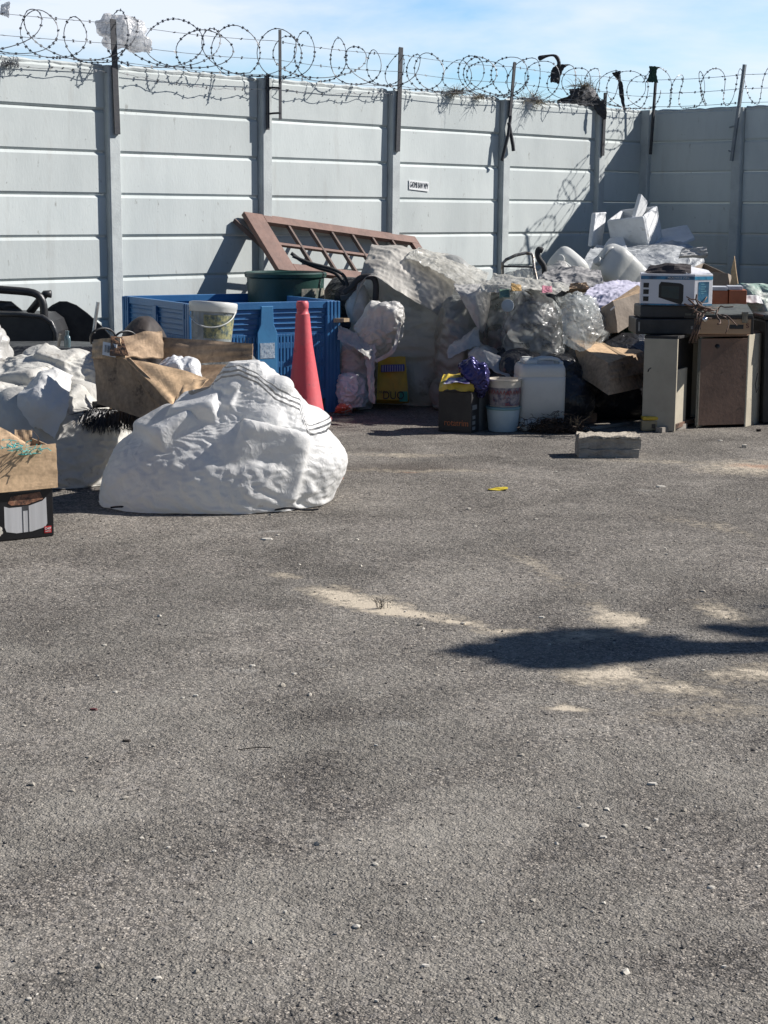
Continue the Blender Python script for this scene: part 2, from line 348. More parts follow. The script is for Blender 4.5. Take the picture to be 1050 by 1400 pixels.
def sack(name, label, cat, rows, Y, mat_, group=None, nu=72, nv=44, ex=1.06, keep=.03, seed=1, lump=.05, expo=2.3, iters=110, pleat=0, dY=None,
         parent=None, smooth=True, subd=1, skipk=3, inner=1.0, noise=.0025, attr=None, fold=None, ffreq=9, exu=None, exv=None, ax=(0, 0, 1), an=1.2, dr=None):
    """closed bag whose outline rows are (photo y, left x, right x, half depth m); built round distance Y"""
    rng = np.random.default_rng(seed)
    zs = []; xs = []; aw = []; dw = []; yc = []
    for q, r in enumerate(rows):
        y, xl, xr, dh = r[:4]; Yr = Y+(r[4] if len(r) > 4 else 0)
        p = PT(xl, y, Yr); p2 = PT(xr, y, Yr); c = (p+p2)/2
        zs.append(max(c.z, .006)); xs.append(c.x); aw.append((p2-p).length/2*inner); dw.append(dh*inner); yc.append(Yr)
    zs, xs, aw, dw, yc = map(np.array, (zs, xs, aw, dw, yc))
    o_ = np.arange(len(zs)); arc = np.concatenate([[0], np.cumsum(np.hypot(np.diff(zs), np.diff(aw)))])
    arc = arc/arc[-1]; T = np.linspace(0, 1, nv-4)
    V = []
    ph = rng.uniform(0, 6.28, 12); th = np.linspace(0, 2*np.pi, nu, endpoint=False)
    rings = [(t,) for t in T]
    prof = [[smooth_interp(t, arc, a) for a in (zs, xs, aw, dw, yc)] for t in T]
    prof = [[prof[0][0]]+prof[0][1:2]+[prof[0][2]*s, prof[0][3]*s, prof[0][4]] for s in (.1, .6)]+prof+[[prof[-1][0]]+prof[-1][1:2]+[prof[-1][2]*s, prof[-1][3]*s, prof[-1][4]] for s in (.6, .1)]
    for k, (z, x, a, d, yy) in enumerate(prof):
        v = k/len(prof); a = max(a, .004); d = max(d, .004)
        c, s = np.cos(th), np.sin(th)
        rad = (np.abs(c)**expo+np.abs(s)**expo)**(-1/expo)
        w = 1+lump*(np.sin(2*th+ph[0]+5*v)*.5+np.sin(3*th+ph[1]-7*v)*.6+np.sin(5*th+ph[2]+9*v)*.45+np.sin(8*th+ph[3]-11*v)*.25)
        if pleat: w *= 1+pleat*max(0, abs(v-.5)*2-.35)*np.sin(14*th+ph[4]+3*np.sin(th*2))*.5
        V.append(np.stack([x+a*rad*c*w, yy+d*rad*s*w, np.full(nu, z)+lump*.25*np.sin(4*th+ph[5])*min(a, .1)], 1))
    nvv = len(V); C_ = np.concatenate([np.tile([x, yy, z], (nu, 1)) for z, x, a, d, yy in prof]); V = np.concatenate(V); F = grid_faces(nu, nvv)
    fold = (.10*float(np.median(aw)) if fold is None else fold); D_ = V-C_; r_ = np.linalg.norm(D_, axis=1, keepdims=True)+1e-6
    Vr = V; V = V+D_/r_*(folds(V, seed, min(fold, .05), ffreq, ax=ax, an=an)[:, None])*np.minimum(r_/.06, 1)
    V[:, 2] = np.maximum(V[:, 2], .004)
    exu = exu or 1+(ex-1)*.7; exv = exv or 1+(ex-1)*1.3
    X = drape(V, nu, nvv, prof, exu, exv, seed, **dr) if dr is not None else buckle(V, nu, nvv, True, exu, exv, iters, keep, seed, rest=Vr*.35+V*.65)
    F = F+[tuple(reversed(range(nu))), tuple((nvv-1)*nu+i for i in range(nu))]
    me = bpy.data.meshes.new(name); me.from_pydata(X.tolist(), [], F); me.materials.append(mat_)
    if attr is not None:
        at = me.attributes.new('stripe', 'FLOAT', 'POINT'); at.data.foreach_set('value', attr(V).astype(np.float32))
    me.polygons.foreach_set('use_smooth', [True]*len(F)); me.update()
    if parent is None:
        base = Vector((float(xs.mean()), float(np.mean(yc)), float(X[:, 2].min())))
        me.transform(Matrix.Translation(-base)); o = bpy.data.objects.new(name, me); COL.objects.link(o); o.location = base
        tag(o, label, cat, group)
    else:
        me.transform(Matrix.Translation(-parent.location)); o = bpy.data.objects.new(name, me); COL.objects.link(o); o.parent = parent
        if label: o['label'] = label
    if subd:
        b = o.modifiers.new('subd', 'SUBSURF'); b.levels = subd; b.render_levels = subd
    return o
def sheet(name, label, cat, corners, mat_, n=(40, 30), ex=1.08, keep=.03, seed=1, th=.003, parent=None, group=None, sag=0, iters=110, rag=0, skipk=2, edge_pin=False, noise=.002, fold=.03, ffreq=11, exu=None, exv=None, ax=None, an=1):
    ex = 1+(ex-1)*.45; skipk = 3 if min(n) > 12 else 2; keep = max(keep, .04)
    """crumpled sheet over a bilinear patch of world points (list of rows of points)"""
    nu, nv = n; rows = [[np.array(p) for p in r] for r in corners]; tv = np.linspace(0, 1, len(rows)); rng = np.random.default_rng(seed)
    V = []
    for j in range(nv):
        v = j/(nv-1)
        for i in range(nu):
            u = i/(nu-1)
            col = [smooth_interp(u, np.linspace(0, 1, len(r)), r) if len(r) > 2 else r[0]*(1-u)+r[1]*u for r in rows]
            p = smooth_interp(v, tv, col) if len(rows) > 2 else col[0]*(1-v)+col[1]*v
            p = p+np.array([0, 0, -sag*math.sin(PI*u)*math.sin(PI*v)])
            V.append(p)
    V = np.array(V)
    if rag:
        for j in range(nv):
            for i, s in ((0, 1), (nu-1, -1)):
                V[j*nu+i] += (V[j*nu+i+s]-V[j*nu+i])*rng.uniform(-rag, rag)*2
        for i in range(nu):
            for j, s in ((0, 1), (nv-1, -1)):
                V[j*nu+i] += (V[(j+s)*nu+i]-V[j*nu+i])*rng.uniform(-rag, rag)*2
    F = grid_faces(nu, nv, False); nn_ = np.cross(V[nu-1]-V[0], V[-nu]-V[0]); nn_ = nn_/(np.linalg.norm(nn_)+1e-9); sz = np.linalg.norm(V[-1]-V[0])
    V = V+nn_*(folds(V, seed, min(fold, sz*.14), ffreq, ax=ax, an=an)[:, None])
    X = buckle(V, nu, nv, False, exu or ex, exv or ex, iters, keep, seed)
    base = X.mean(0); base[2] = X[:, 2].min()
    if parent is not None: base = np.array(parent.location)
    me = bpy.data.meshes.new(name); me.from_pydata((X-base).tolist(), [], F); me.materials.append(mat_)
    me.polygons.foreach_set('use_smooth', [True]*len(F)); me.update()
    o = bpy.data.objects.new(name, me); COL.objects.link(o)
    if parent is None: o.location = base; tag(o, label, cat, group)
    else:
        o.parent = parent
        if label: o['label'] = label
    b = o.modifiers.new('solid', 'SOLIDIFY'); b.thickness = th; b.offset = 0
    b = o.modifiers.new('subd', 'SUBSURF'); b.levels = 1; b.render_levels = 1
    return o

# ------------------------------------------------------------ ground
def ground_mat():
    m = bpy.data.materials.new('asphalt'); m.use_nodes = True; nt = m.node_tree; L = nt.links.new; b = nt.nodes['Principled BSDF']
    co = _n(nt, 'ShaderNodeTexCoord').outputs['Object']
    def noise(sc, det=5, ro=.6, vec=co, dist=0):
        n = _n(nt, 'ShaderNodeTexNoise'); n.inputs['Scale'].default_value = sc; n.inputs['Detail'].default_value = det; n.inputs['Roughness'].default_value = ro; n.inputs['Distortion'].default_value = dist; L(vec, n.inputs['Vector']); return n
    def rng(src, a, b_, c=0, d=1):
        n = _n(nt, 'ShaderNodeMapRange'); n.inputs[1].default_value = a; n.inputs[2].default_value = b_; n.inputs[3].default_value = c; n.inputs[4].default_value = d; L(src, n.inputs[0]); return n.outputs[0]
    def mix(f, a, b_, blend='MIX'):
        n = _n(nt, 'ShaderNodeMix', data_type='RGBA', blend_type=blend)
        for s, v in ((0, f), (6, a), (7, b_)):
            if isinstance(v, (tuple, float, int)): n.inputs[s].default_value = v
            else: L(v, n.inputs[s])
        return n.outputs[2]
    def math_(op, a, b_=None, c=None):
        n = _n(nt, 'ShaderNodeMath', operation=op)
        for s, v in ((0, a), (1, b_), (2, c)):
            if v is None: continue
            if isinstance(v, (float, int)): n.inputs[s].default_value = v
            else: L(v, n.inputs[s])
        return n.outputs[0]
    warp = _n(nt, 'ShaderNodeVectorMath', operation='MULTIPLY_ADD'); warp.inputs[1].default_value = (.012,)*3; L(noise(60, 2).outputs['Color'], warp.inputs[0]); L(co, warp.inputs[2])
    # aggregate stones of two sizes
    v1 = _n(nt, 'ShaderNodeTexVoronoi'); v1.inputs['Scale'].default_value = 165; L(warp.outputs[0], v1.inputs['Vector'])
    v2 = _n(nt, 'ShaderNodeTexVoronoi'); v2.inputs['Scale'].default_value = 62; L(warp.outputs[0], v2.inputs['Vector'])
    s1 = _n(nt, 'ShaderNodeSeparateColor'); L(v1.outputs['Color'], s1.inputs[0])
    s2 = _n(nt, 'ShaderNodeSeparateColor'); L(v2.outputs['Color'], s2.inputs[0])
    stone1 = rng(s1.outputs[0], 0, 1, 0, 1)
    cr = _n(nt, 'ShaderNodeValToRGB'); e = cr.color_ramp.elements
    e[0].position = 0; e[0].color = (.075, .072, .070, 1); e[1].position = 1; e[1].color = (.33, .31, .28, 1)
    for p, c_ in ((.25, (.10, .095, .09, 1)), (.6, (.165, .153, .14, 1)), (.88, (.24, .222, .20, 1))):
        q = cr.color_ramp.elements.new(p); q.color = c_
    L(stone1, cr.inputs[0])
    edge1 = rng(v1.outputs['Distance'], .25, .75, 1, .45)
    c1 = mix(1.0, cr.outputs[0], edge1, 'MULTIPLY'); c1 = mix(1.0, c1, (1.72, 1.67, 1.58, 1), 'MULTIPLY')
    big = rng(s2.outputs[1], .80, .86)
    c1 = mix(math_('MULTIPLY', big, .55), c1, (.27, .25, .225, 1))
    dark = rng(s2.outputs[2], .86, .92)
    c1 = mix(math_('MULTIPLY', dark, .6), c1, (.045, .043, .042, 1))
    # worn mottling
    mo = noise(1.3, 8, .66, dist=.5); c1 = mix(1.0, c1, rng(mo.outputs['Fac'], .32, .68, .72, 1.26), 'MULTIPLY')
    m2 = noise(9, 6, .7); c1 = mix(1.0, c1, rng(m2.outputs['Fac'], .3, .7, .76, 1.2), 'MULTIPLY')
    m3 = noise(48, 4, .7); c1 = mix(1.0, c1, rng(m3.outputs['Fac'], .3, .7, .8, 1.18), 'MULTIPLY')
    pitn = noise(70, 3, .6, dist=.6); pitm = noise(4.5, 5, .7); pit = math_('MULTIPLY', rng(pitn.outputs['Fac'], .60, .68), rng(pitm.outputs['Fac'], .48, .62)); c1 = mix(math_('MULTIPLY', pit, .7), c1, (.05, .048, .045, 1))
    # brownish dust film, more of it near the camera and to the right
    sx = _n(nt, 'ShaderNodeSeparateXYZ'); L(co, sx.inputs[0])
    near = rng(sx.outputs[1], 2.3, 6.5, .62, .10)
    d1 = noise(2.2, 9, .68, dist=.3)
    dust = math_('MULTIPLY', rng(d1.outputs['Fac'], .38, .66), math_('ADD', near, .12))
    c1 = mix(dust, c1, (.35, .33, .285, 1))
    st = noise(16, 7, .75); c1 = mix(math_('MULTIPLY', rng(st.outputs['Fac'], .60, .72), .35), c1, (.30, .28, .25, 1))
    # sand drifts
    sandn = noise(26, 8, .75); wn = noise(3.5, 5, .6)
    wv = _n(nt, 'ShaderNodeVectorMath', operation='MULTIPLY_ADD'); wv.inputs[1].default_value = (.34, .34, 0); L(wn.outputs['Color'], wv.inputs[0]); L(co, wv.inputs[2])
    def patch(x, y, a, b_, ang, amt):
        mpn = _n(nt, 'ShaderNodeMapping', vector_type='TEXTURE'); mpn.inputs['Location'].default_value = (x+.16, y+.16, 0); mpn.inputs['Rotation'].default_value = (0, 0, R(ang)); mpn.inputs['Scale'].default_value = (a, b_, 1000)
        L(wv.outputs[0], mpn.inputs[0]); ln = _n(nt, 'ShaderNodeVectorMath', operation='LENGTH'); L(mpn.outputs[0], ln.inputs[0])
        return rng(ln.outputs['Value'], 1.5, .1, 0, amt)
    def total(ps):
        acc = None
        for p in ps:
            s = patch(*p); acc = s if acc is None else math_('MAXIMUM', acc, s)
        return acc
    sand = total(SAND)
    sf = rng(math_('ADD', sand, math_('MULTIPLY', math_('SUBTRACT', sandn.outputs['Fac'], .5), 1.9)), .14, .60)
    sf = math_('MULTIPLY', sf, rng(sand, .02, .25)); sf = math_('MULTIPLY', sf, .86)
    c1 = mix(sf, c1, (.60, .52, .40, 1))
    wh = total(WHITE); wf = rng(math_('ADD', wh, math_('MULTIPLY', math_('SUBTRACT', sandn.outputs['Fac'], .5), 1.6)), .4, .9); wf = math_('MULTIPLY', math_('MULTIPLY', wf, rng(wh, .02, .25)), .55)
    c1 = mix(wf, c1, (.42, .40, .36, 1))
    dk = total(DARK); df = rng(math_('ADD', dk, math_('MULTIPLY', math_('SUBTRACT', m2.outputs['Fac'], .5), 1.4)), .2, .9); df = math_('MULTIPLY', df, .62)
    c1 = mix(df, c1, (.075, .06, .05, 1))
    rd = total(REDDUST); rf = rng(math_('ADD', rd, math_('MULTIPLY', math_('SUBTRACT', sandn.outputs['Fac'], .5), 1.6)), .3, .9); rf = math_('MULTIPLY', math_('MULTIPLY', rf, rng(rd, .02, .25)), .6)
    c1 = mix(rf, c1, (.42, .21, .13, 1))
    L(c1, b.inputs['Base Color']); b.inputs['Roughness'].default_value = .92; b.inputs['Specular IOR Level'].default_value = .25
    h = math_('ADD', math_('MULTIPLY', rng(v1.outputs['Distance'], .0, .8, 1, 0), .8), math_('MULTIPLY', s1.outputs[1], .55))
    h = math_('ADD', h, math_('MULTIPLY', rng(v2.outputs['Distance'], 0, .8, 1, 0), 1.0))
    h = math_('ADD', h, math_('MULTIPLY', noise(22, 7, .7).outputs['Fac'], 2.5))
    h = math_('SUBTRACT', h, math_('MULTIPLY', pit, 1.5)); h = math_('MULTIPLY', h, math_('SUBTRACT', 1.0, math_('MULTIPLY', sf, .75))); h = math_('MULTIPLY', h, rng(mo.outputs['Fac'], .35, .65, 1.25, .55))
    bp = _n(nt, 'ShaderNodeBump'); bp.inputs['Strength'].default_value = 1.0; bp.inputs['Distance'].default_value = .0042; L(h, bp.inputs['Height']); L(bp.outputs[0], b.inputs['Normal'])
    return m
SAND = [(-.12, 5.98, .17, .10, -25, .9), (.03, 5.80, .27, .08, -32, 1.0), (.28, 5.58, .14, .06, -40, .8), (-.38, 6.3, .07, .06, 0, .6), (.44, 5.44, .12, .06, 0, .6), (.84, 5.66, .07, .24, 10, .75),
        (.68, 5.42, .2, .07, 20, .5), (.70, 4.95, .17, .12, -20, .7), (.87, 4.78, .20, .10, -30, .6), (.52, 4.62, .10, .04, -10, .75), (1.18, 4.95, .16, .12, 10, .72), (1.22, 5.75, .08, .18, 15, .65),
        (1.0, 4.55, .35, .10, 5, .35), (.62, 6.5, .06, .5, 12, .35), (2.05, 9.2, .35, .3, 0, .6), (.2, 9.0, .5, .1, 0, .45), (.1, 9.6, .4, .08, 0, .4), (1.6, 9.4, .5, .06, 0, .35), (1.5, 7.4, .1, .5, 30, .3)]
WHITE = [(-.52, 7.18, .09, .05, 0, .9), (.42, 6.0, .05, .04, 0, .7), (.10, 4.4, .09, .06, 0, .8), (-.41, 4.95, .05, .03, 0, .9), (1.35, 8.4, .09, .07, 0, .8), (-1.0, 6.3, .22, .03, 8, .7), (.2, 8.6, .12, .06, 0, .6), (.75, 6.9, .05, .4, 25, .45), (-.15, 9.4, .25, .1, 0, .4)]
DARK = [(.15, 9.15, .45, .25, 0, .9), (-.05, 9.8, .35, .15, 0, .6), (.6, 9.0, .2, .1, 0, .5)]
REDDUST = [(2.1, 9.25, .22, .12, 0, .9), (.15, 8.95, .1, .05, 0, .7)]
asphalt = ground_mat()
g = MB(); S = 260
g.add([(-S, -S, 0), (S, -S, 0), (S, S, 0), (-S, S, 0)], [(0, 1, 2, 3)])
tag(obj('ground', g, asphalt), kind='structure')

# loose grit as stuff
def stones(n, seed, smin, smax, area, name):
    rng = np.random.default_rng(seed); base = []
    ico = bmesh.new(); bmesh.ops.create_icosphere(ico, subdivisions=1, radius=1); iv = np.array([v.co[:] for v in ico.verts]); fi = [tuple(v.index for v in f.verts) for f in ico.faces]; ico.free()
    fi = np.array(fi); VV = []; FF = []; k = 0
    for q in range(n):
        t = rng.random()
        y = area[2]+(area[3]-area[2])*t**1.5; hw = area[1]*y
        x = rng.uniform(-hw, hw); s = smin+(smax-smin)*rng.random()**3
        p = iv*(1+rng.normal(0, .22, (len(iv), 1)))*np.array([s, s*rng.uniform(.6, 1), s*rng.uniform(.35, .7)])
        a = rng.uniform(0, 6.28); c, sn = math.cos(a), math.sin(a)
        p = np.stack([p[:, 0]*c-p[:, 1]*sn+x, p[:, 0]*sn+p[:, 1]*c+y, p[:, 2]+s*.2], 1)
        VV.append(p); FF.append(fi+k); k += len(iv)
    me = bpy.data.meshes.new(name); me.from_pydata(np.concatenate(VV).tolist(), [], np.concatenate(FF).tolist()); return me
def grit_mat(name, a, b_):
    m = bpy.data.materials.new(name); m.use_nodes = True; nt = m.node_tree; b = nt.nodes['Principled BSDF']
    gi = _n(nt, 'ShaderNodeNewGeometry'); r = _n(nt, 'ShaderNodeValToRGB'); r.color_ramp.elements[0].color = a+(1,); r.color_ramp.elements[1].color = b_+(1,)
    nt.links.new(gi.outputs['Random Per Island'], r.inputs[0]); nt.links.new(r.outputs[0], b.inputs['Base Color']); b.inputs['Roughness'].default_value = .9
    return m
tag(obj('grit', stones(9000, 3, .0016, .0055, (0, .27, 2.4, 8.5), 'grit'), grit_mat('grit', (.07, .065, .06), (.33, .30, .26))), kind='stuff')
tag(obj('gravel', stones(420, 5, .003, .011, (0, .27, 2.4, 10.5), 'gravel'), grit_mat('pale_grit', (.3, .27, .22), (.62, .58, .5))), kind='stuff')

# ------------------------------------------------------------ walls
YAW = R(47.155)
WU = Vector((math.cos(YAW), math.sin(YAW), 0)); WN = Vector((math.sin(YAW), -math.cos(YAW), 0)); W0 = Vector((-1.960, 12.378, 0))
UC = 4.4797*1.5
CORNER = W0+WU*UC
def concrete():
    m = mat('wall_paint', (.565, .61, .60), (.50, .545, .54), rough=.82, scale=2.2, bump=.35, bscale=55, spots=.37, spot_col=(.30, .31, .29), spot_scale=15, spec=.3, aniso=(1, 1, .4), bdist=.003)
    # each panel weathers a little differently; scuffs and chips show darker concrete
    nt = m.node_tree; L = nt.links.new; b = nt.nodes['Principled BSDF']; src = b.inputs['Base Color'].links[0].from_socket
    oi = _n(nt, 'ShaderNodeObjectInfo'); mr = _n(nt, 'ShaderNodeMapRange'); mr.inputs[3].default_value = .90; mr.inputs[4].default_value = 1.06; L(oi.outputs['Random'], mr.inputs[0])
    sc = _n(nt, 'ShaderNodeVectorMath', operation='SCALE'); L(src, sc.inputs[0]); L(mr.outputs[0], sc.inputs['Scale'])
    co = _n(nt, 'ShaderNodeTexCoord').outputs['Object']
    last = sc.outputs[0]
    for s_, z_, lo, hi, mlo, col, amt in ((38, 1.0, .665, .70, .50, (.22, .225, .22, 1), .8), (9, .16, .58, .75, .40, (.40, .41, .39, 1), .55), (120, 1, .70, .74, .45, (.25, .25, .24, 1), .7)):
        mp_ = _n(nt, 'ShaderNodeMapping'); mp_.inputs['Scale'].default_value = (1, 1, z_); L(co, mp_.inputs[0])
        n1 = _n(nt, 'ShaderNodeTexNoise'); n1.inputs['Scale'].default_value = s_; n1.inputs['Detail'].default_value = 4; L(mp_.outputs[0], n1.inputs['Vector'])
        n2 = _n(nt, 'ShaderNodeTexNoise'); n2.inputs['Scale'].default_value = 3.1+s_*.02; n2.inputs['Detail'].default_value = 3; L(co, n2.inputs['Vector'])
        a1 = _n(nt, 'ShaderNodeMapRange'); a1.inputs[1].default_value = lo; a1.inputs[2].default_value = hi; a1.inputs[4].default_value = amt; L(n1.outputs['Fac'], a1.inputs[0])
        a2 = _n(nt, 'ShaderNodeMapRange'); a2.inputs[1].default_value = mlo; a2.inputs[2].default_value = mlo+.15; L(n2.outputs['Fac'], a2.inputs[0])
        mu = _n(nt, 'ShaderNodeMath', operation='MULTIPLY'); L(a1.outputs[0], mu.inputs[0]); L(a2.outputs[0], mu.inputs[1])
        mx = _n(nt, 'ShaderNodeMix', data_type='RGBA'); mx.inputs[7].default_value = col; L(last, mx.inputs[6]); L(mu.outputs[0], mx.inputs[0]); last = mx.outputs[2]
    L(last, b.inputs['Base Color'])
    return m
WALLM = concrete()
POSTM = mat('post_paint', (.51, .55, .545), (.43, .465, .465), rough=.85, scale=6, bump=.5, bscale=70, spots=.33, spot_col=(.28, .27, .25), spot_scale=24, spec=.3, bdist=.004)
def panel_mb(L_, seed):
    rnd = random.Random(seed); mb = MB(); h = .2985; c = .017
    pr = [(-.042, 0), (-.014, 0), (0, c), (0, h-c*1.25), (-.016, h), (-.042, h)]
    nseg = 6
    V = []
    wob = [rnd.uniform(-.0012, .0012) for _ in range(nseg+1)]
    for i in range(nseg+1):
        for (o_, z) in pr: V.append((L_*i/nseg, -(o_+(wob[i] if -.03 < o_ < .001 else 0)), z))
    k = len(pr); F = []
    for i in range(nseg):
        for j in range(k): a = i*k+j; b = i*k+(j+1) % k; F.append((a, b, b+k, a+k))
    F += [tuple(range(k)), tuple(reversed(range(nseg*k, nseg*k+k)))]
    mb.add([(x, -y, z) for x, y, z in V], [tuple(reversed(f)) for f in F]); return mb
def build_wall(name, label, org, ang, posts, spans, seed):
    """local x along the wall, local +y away from the yard... face looks towards -y"""
    root = empty(name, org, label, 'wall', rz=ang)
    rnd = random.Random(seed)
    protos = [panel_mb(1.0, k) for k in range(4)]
    for u0, u1 in spans:
        for r_ in range(8):
            mb = MB(); src = protos[rnd.randrange(4)]
            w = u1-u0; zt = .3*r_+.001
            mb.add([(u0+x*w, -y+rnd.uniform(0, 0)+0, zt+z) for x, y, z in src.v], src.f)
            mb.f = [tuple(reversed(f)) for f in mb.f]
            o = obj('panel', mb, WALLM, root)
            o.location = (0, rnd.uniform(-.004, .004), 0); o.rotation_euler = (0, 0, 0)
    for u in posts:
        mb = MB(); b = .008; top = 2.4+rnd.uniform(.0, .02); lean = rnd.uniform(-.012, .012)
        foot = [(u-.105, .03), (u-.105, -.052+b), (u-.105+b, -.052), (u-b, -.052), (u, -.052+b), (u, .03)]
        tp = [(x+lean, y) for x, y in foot]
        mb.prism(foot, 0, top, top=tp)
        obj('post', mb, POSTM, root)
    # rough mortar fillet along the top
    mb = MB()
    for u0, u1 in spans:
        n = int((u1-u0)/.06); pts = []
        for i in range(n+1):
            pts.append((u0+(u1-u0)*i/n, .021+rnd.uniform(-.003, .003), 2.398+rnd.uniform(0, .012)))
        mb.tube(pts, [.018*rnd.uniform(.7, 1.25) for _ in pts], n=6)
    obj('coping', mb, POSTM, root)
    return root
# main wall: local x = WU, local -y = WN
main = build_wall('boundary_wall', 'long pale grey concrete panel wall in sunlight running behind the rubbish', W0, YAW,
                  [1.5*k for k in range(-2, 5)], [(-4.5, -3.105), (-3.0, -1.605), (-1.5, -.105), (0, 1.395), (1.5, 2.895), (3, 4.395), (4.5, 5.895), (6.0, UC)], 3)
rightw = build_wall('boundary_wall', 'shaded grey concrete panel wall meeting the long wall at the corner on the right', CORNER, YAW-PI/2,
                    [.085, 1.17, 2.67, 4.17, 5.67], [(.09, 1.07), (1.17, 2.565), (2.67, 4.065), (4.17, 5.565), (5.67, 7.1)], 9)
def WP(u, off, z): return W0+WU*u+WN*off+Vector((0, 0, z))
def RP(t, off, z):
    return CORNER+WN*t-WU*off+Vector((0, 0, z))
# ------------------------------------------------------------ steel posts and wire on top of the wall
STEEL = mat('dark_steel', (.03, .034, .042), (.045, .045, .05), rough=.7, scale=30, metal=.1, bump=.2)
GALV = mat('galvanised_wire', (.20, .21, .225), (.12, .12, .125), rough=.5, scale=40, metal=.5, bump=.1)
RUST = mat('rusty_steel', (.12, .085, .065), (.07, .06, .055), rough=.8, scale=30, metal=.3, bump=.4)
def angle_iron(name, label, base, top, w=.04, mat_=STEEL, face=None, brackets=()):
    o = empty(name, base, label, 'steel post', group='steel posts holding the wire')
    b, t = Vector(base), Vector(top); ax = (t-b).normalized(); f = (face or WN); s0 = WU if face is None else WN; s = s0 - ax*s0.dot(ax); s.normalize(); nrm = ax.cross(s); 
    if nrm.dot(f) < 0: nrm = -nrm
    pr = [s*-w/2, s*w/2, s*w/2-nrm*w, s*(w/2-.005)-nrm*w, s*(w/2-.005)-nrm*.005, s*-w/2-nrm*.005]
    mb = MB(); mb.extr([b+p-Vector(base) for p in pr], t-b); obj('pole', mb, mat_, o)
    for z, p0 in brackets:
        k = MB(); a = b+ax*z-b; q = Vector(p0)-Vector(base)
        k.tube([a, (a+q)/2+Vector((0, 0, .002)), q], .008, 6); obj('bracket', k, mat_, o)
    return o
def WPt(u, off, z): return WP(u, off, z)
angle_iron('steel_post', 'dark steel post nearest the left edge, with a plastic bag on its tip', WP(-.045, .075, 1.93), WP(-.06, .07, 2.73), .05)
p = angle_iron('steel_post', 'thin dark steel post held off the wall by two short brackets', WP(1.52, .13, 2.10), WP(1.52, .13, 2.78), .028, brackets=((.05, WP(1.44, .05, 2.14)), (.24, WP(1.44, .05, 2.34))))
k = MB(); k.box(-.012, .012, -.012, 0, 0, .42); q = obj('clamp_bar', k, STEEL, p); q.location = WP(1.44, .066, 2.02)-WP(1.52, .13, 2.10); q.rotation_euler = (0, 0, YAW)
angle_iron('steel_post', 'dark steel angle post on the wall post right of the sunlit sign', WP(2.95, .075, 1.90), WP(2.985, .07, 2.76), .05)
p = angle_iron('steel_post', 'bent dark steel post with a kinked foot on the fourth wall post', WP(4.46, .08, 2.26), WP(4.50, .09, 2.74), .035)
k = MB(); a = WP(4.46, .08, 2.26); k.tube([(0, 0, 0), WP(4.42, .09, 2.10)-a, WP(4.36, .07, 1.86)-a], .016, 5); obj('stay', k, STEEL, p)
k = MB(); k.tube([WP(4.43, .085, 2.2)-a, WP(4.49, .09, 2.0)-a, WP(4.50, .09, 1.95)-a], .018, 5); obj('foot', k, STEEL, p)
angle_iron('steel_post', 'short dark steel post half hidden by black rags', WP(5.93, .07, 1.95), WP(5.95, .07, 2.55), .04)
angle_iron('steel_post', 'dark steel post standing at the corner of the two walls', RP(.14, .085, 1.98), RP(.17, .08, 2.70), .022, face=-WU)
p = angle_iron('steel_post', 'leaning grey steel post bracketed to the shaded wall', RP(1.10, .12, 1.9), RP(1.20, .12, 2.80), .028, mat_=mat('grey_steel', (.22, .25, .27), rough=.6, scale=20), face=-WU, brackets=((.08, RP(1.03, .05, 2.0)), (.33, RP(1.03, .05, 2.22))))

def barb_mb(mb, p, d, s):
    d = d.normalized(); a = d.orthogonal().normalized(); b = d.cross(a)
    w = random.uniform(0, 3); e = a*math.cos(w)+b*math.sin(w)
    for sg in (1, -1):
        mb.add([p+e*.0035+d*s*.15, p-e*.0035+d*s*.15, p-e*.0035-d*s*.15, p+e*.0035-d*s*.15, p+e*s*.55*sg+d*s*.55, p+e*s*.55*sg-d*s*.55], [(0, 1, 4), (2, 3, 5), (0, 4, 5, 3), (1, 2, 5, 4)])
def helix(P, u0, u1, turns, seed, r0=.185, zc=2.60):
    rnd = random.Random(seed); pts = []; n = int(turns*34); ph = [rnd.uniform(0, 6.28) for _ in range(6)]
    sd = [rnd.uniform(.72, 1.16) for _ in range(int(turns)+3)]; sk = [rnd.uniform(-.03, .24) for _ in range(int(turns)+3)]; zo = [rnd.uniform(-.035, .02) for _ in range(int(turns)+3)]
    du = [rnd.uniform(-.09, .09) for _ in range(int(turns)+3)]
    def sm(arr, t): i = int(t); f = t-i; f = f*f*(3-2*f); return arr[i]*(1-f)+arr[i+1]*f
    for i in range(n+1):
        t = i/34; a = 2*PI*t+.3*math.sin(ph[0]+t*1.7)
        r = r0*sm(sd, t); u = u0+(u1-u0)*t/turns+sm(du, t)+math.cos(a)*sm(sk, t)
        z = zc+sm(zo, t)+r*math.sin(a)*(1+.03*math.sin(3*a+ph[3]))
        off = .02+r*math.cos(a)*.9+.02*math.sin(2*a+ph[4])
        z = max(z, 2.425)
        pts.append(P(u, off, z))
    return pts
def razor(label, P, u0, u1, turns, seed, group=None):
    pts = helix(P, u0, u1, turns, seed); o = empty('razor_wire_coil', P((u0+u1)/2, 0, 2.42), label, 'razor wire', group='coils of razor wire on the wall tops')
    base = o.location; pl = [p_-base for p_ in pts]
    mb = MB(); mb.tube(pl, .0033, 4); obj('wire', mb, GALV, o)
    mb = MB()
    acc = 0
    for a, b in zip(pl, pl[1:]):
        acc += (b-a).length
        if acc > .036: acc = 0; barb_mb(mb, b, b-a, .018)
    tag(obj('blades', mb, GALV, o), kind='stuff'); return o
razor('long loose coil of razor wire along the sunlit wall top', WP, -2.6, 4.4, 19, 11)
razor('second looser coil of razor wire threaded through the long one', WP, -2.4, 4.6, 9, 23)
razor('tightly looped coil of razor wire near the wall corner', WP, 4.2, 6.8, 10, 5)
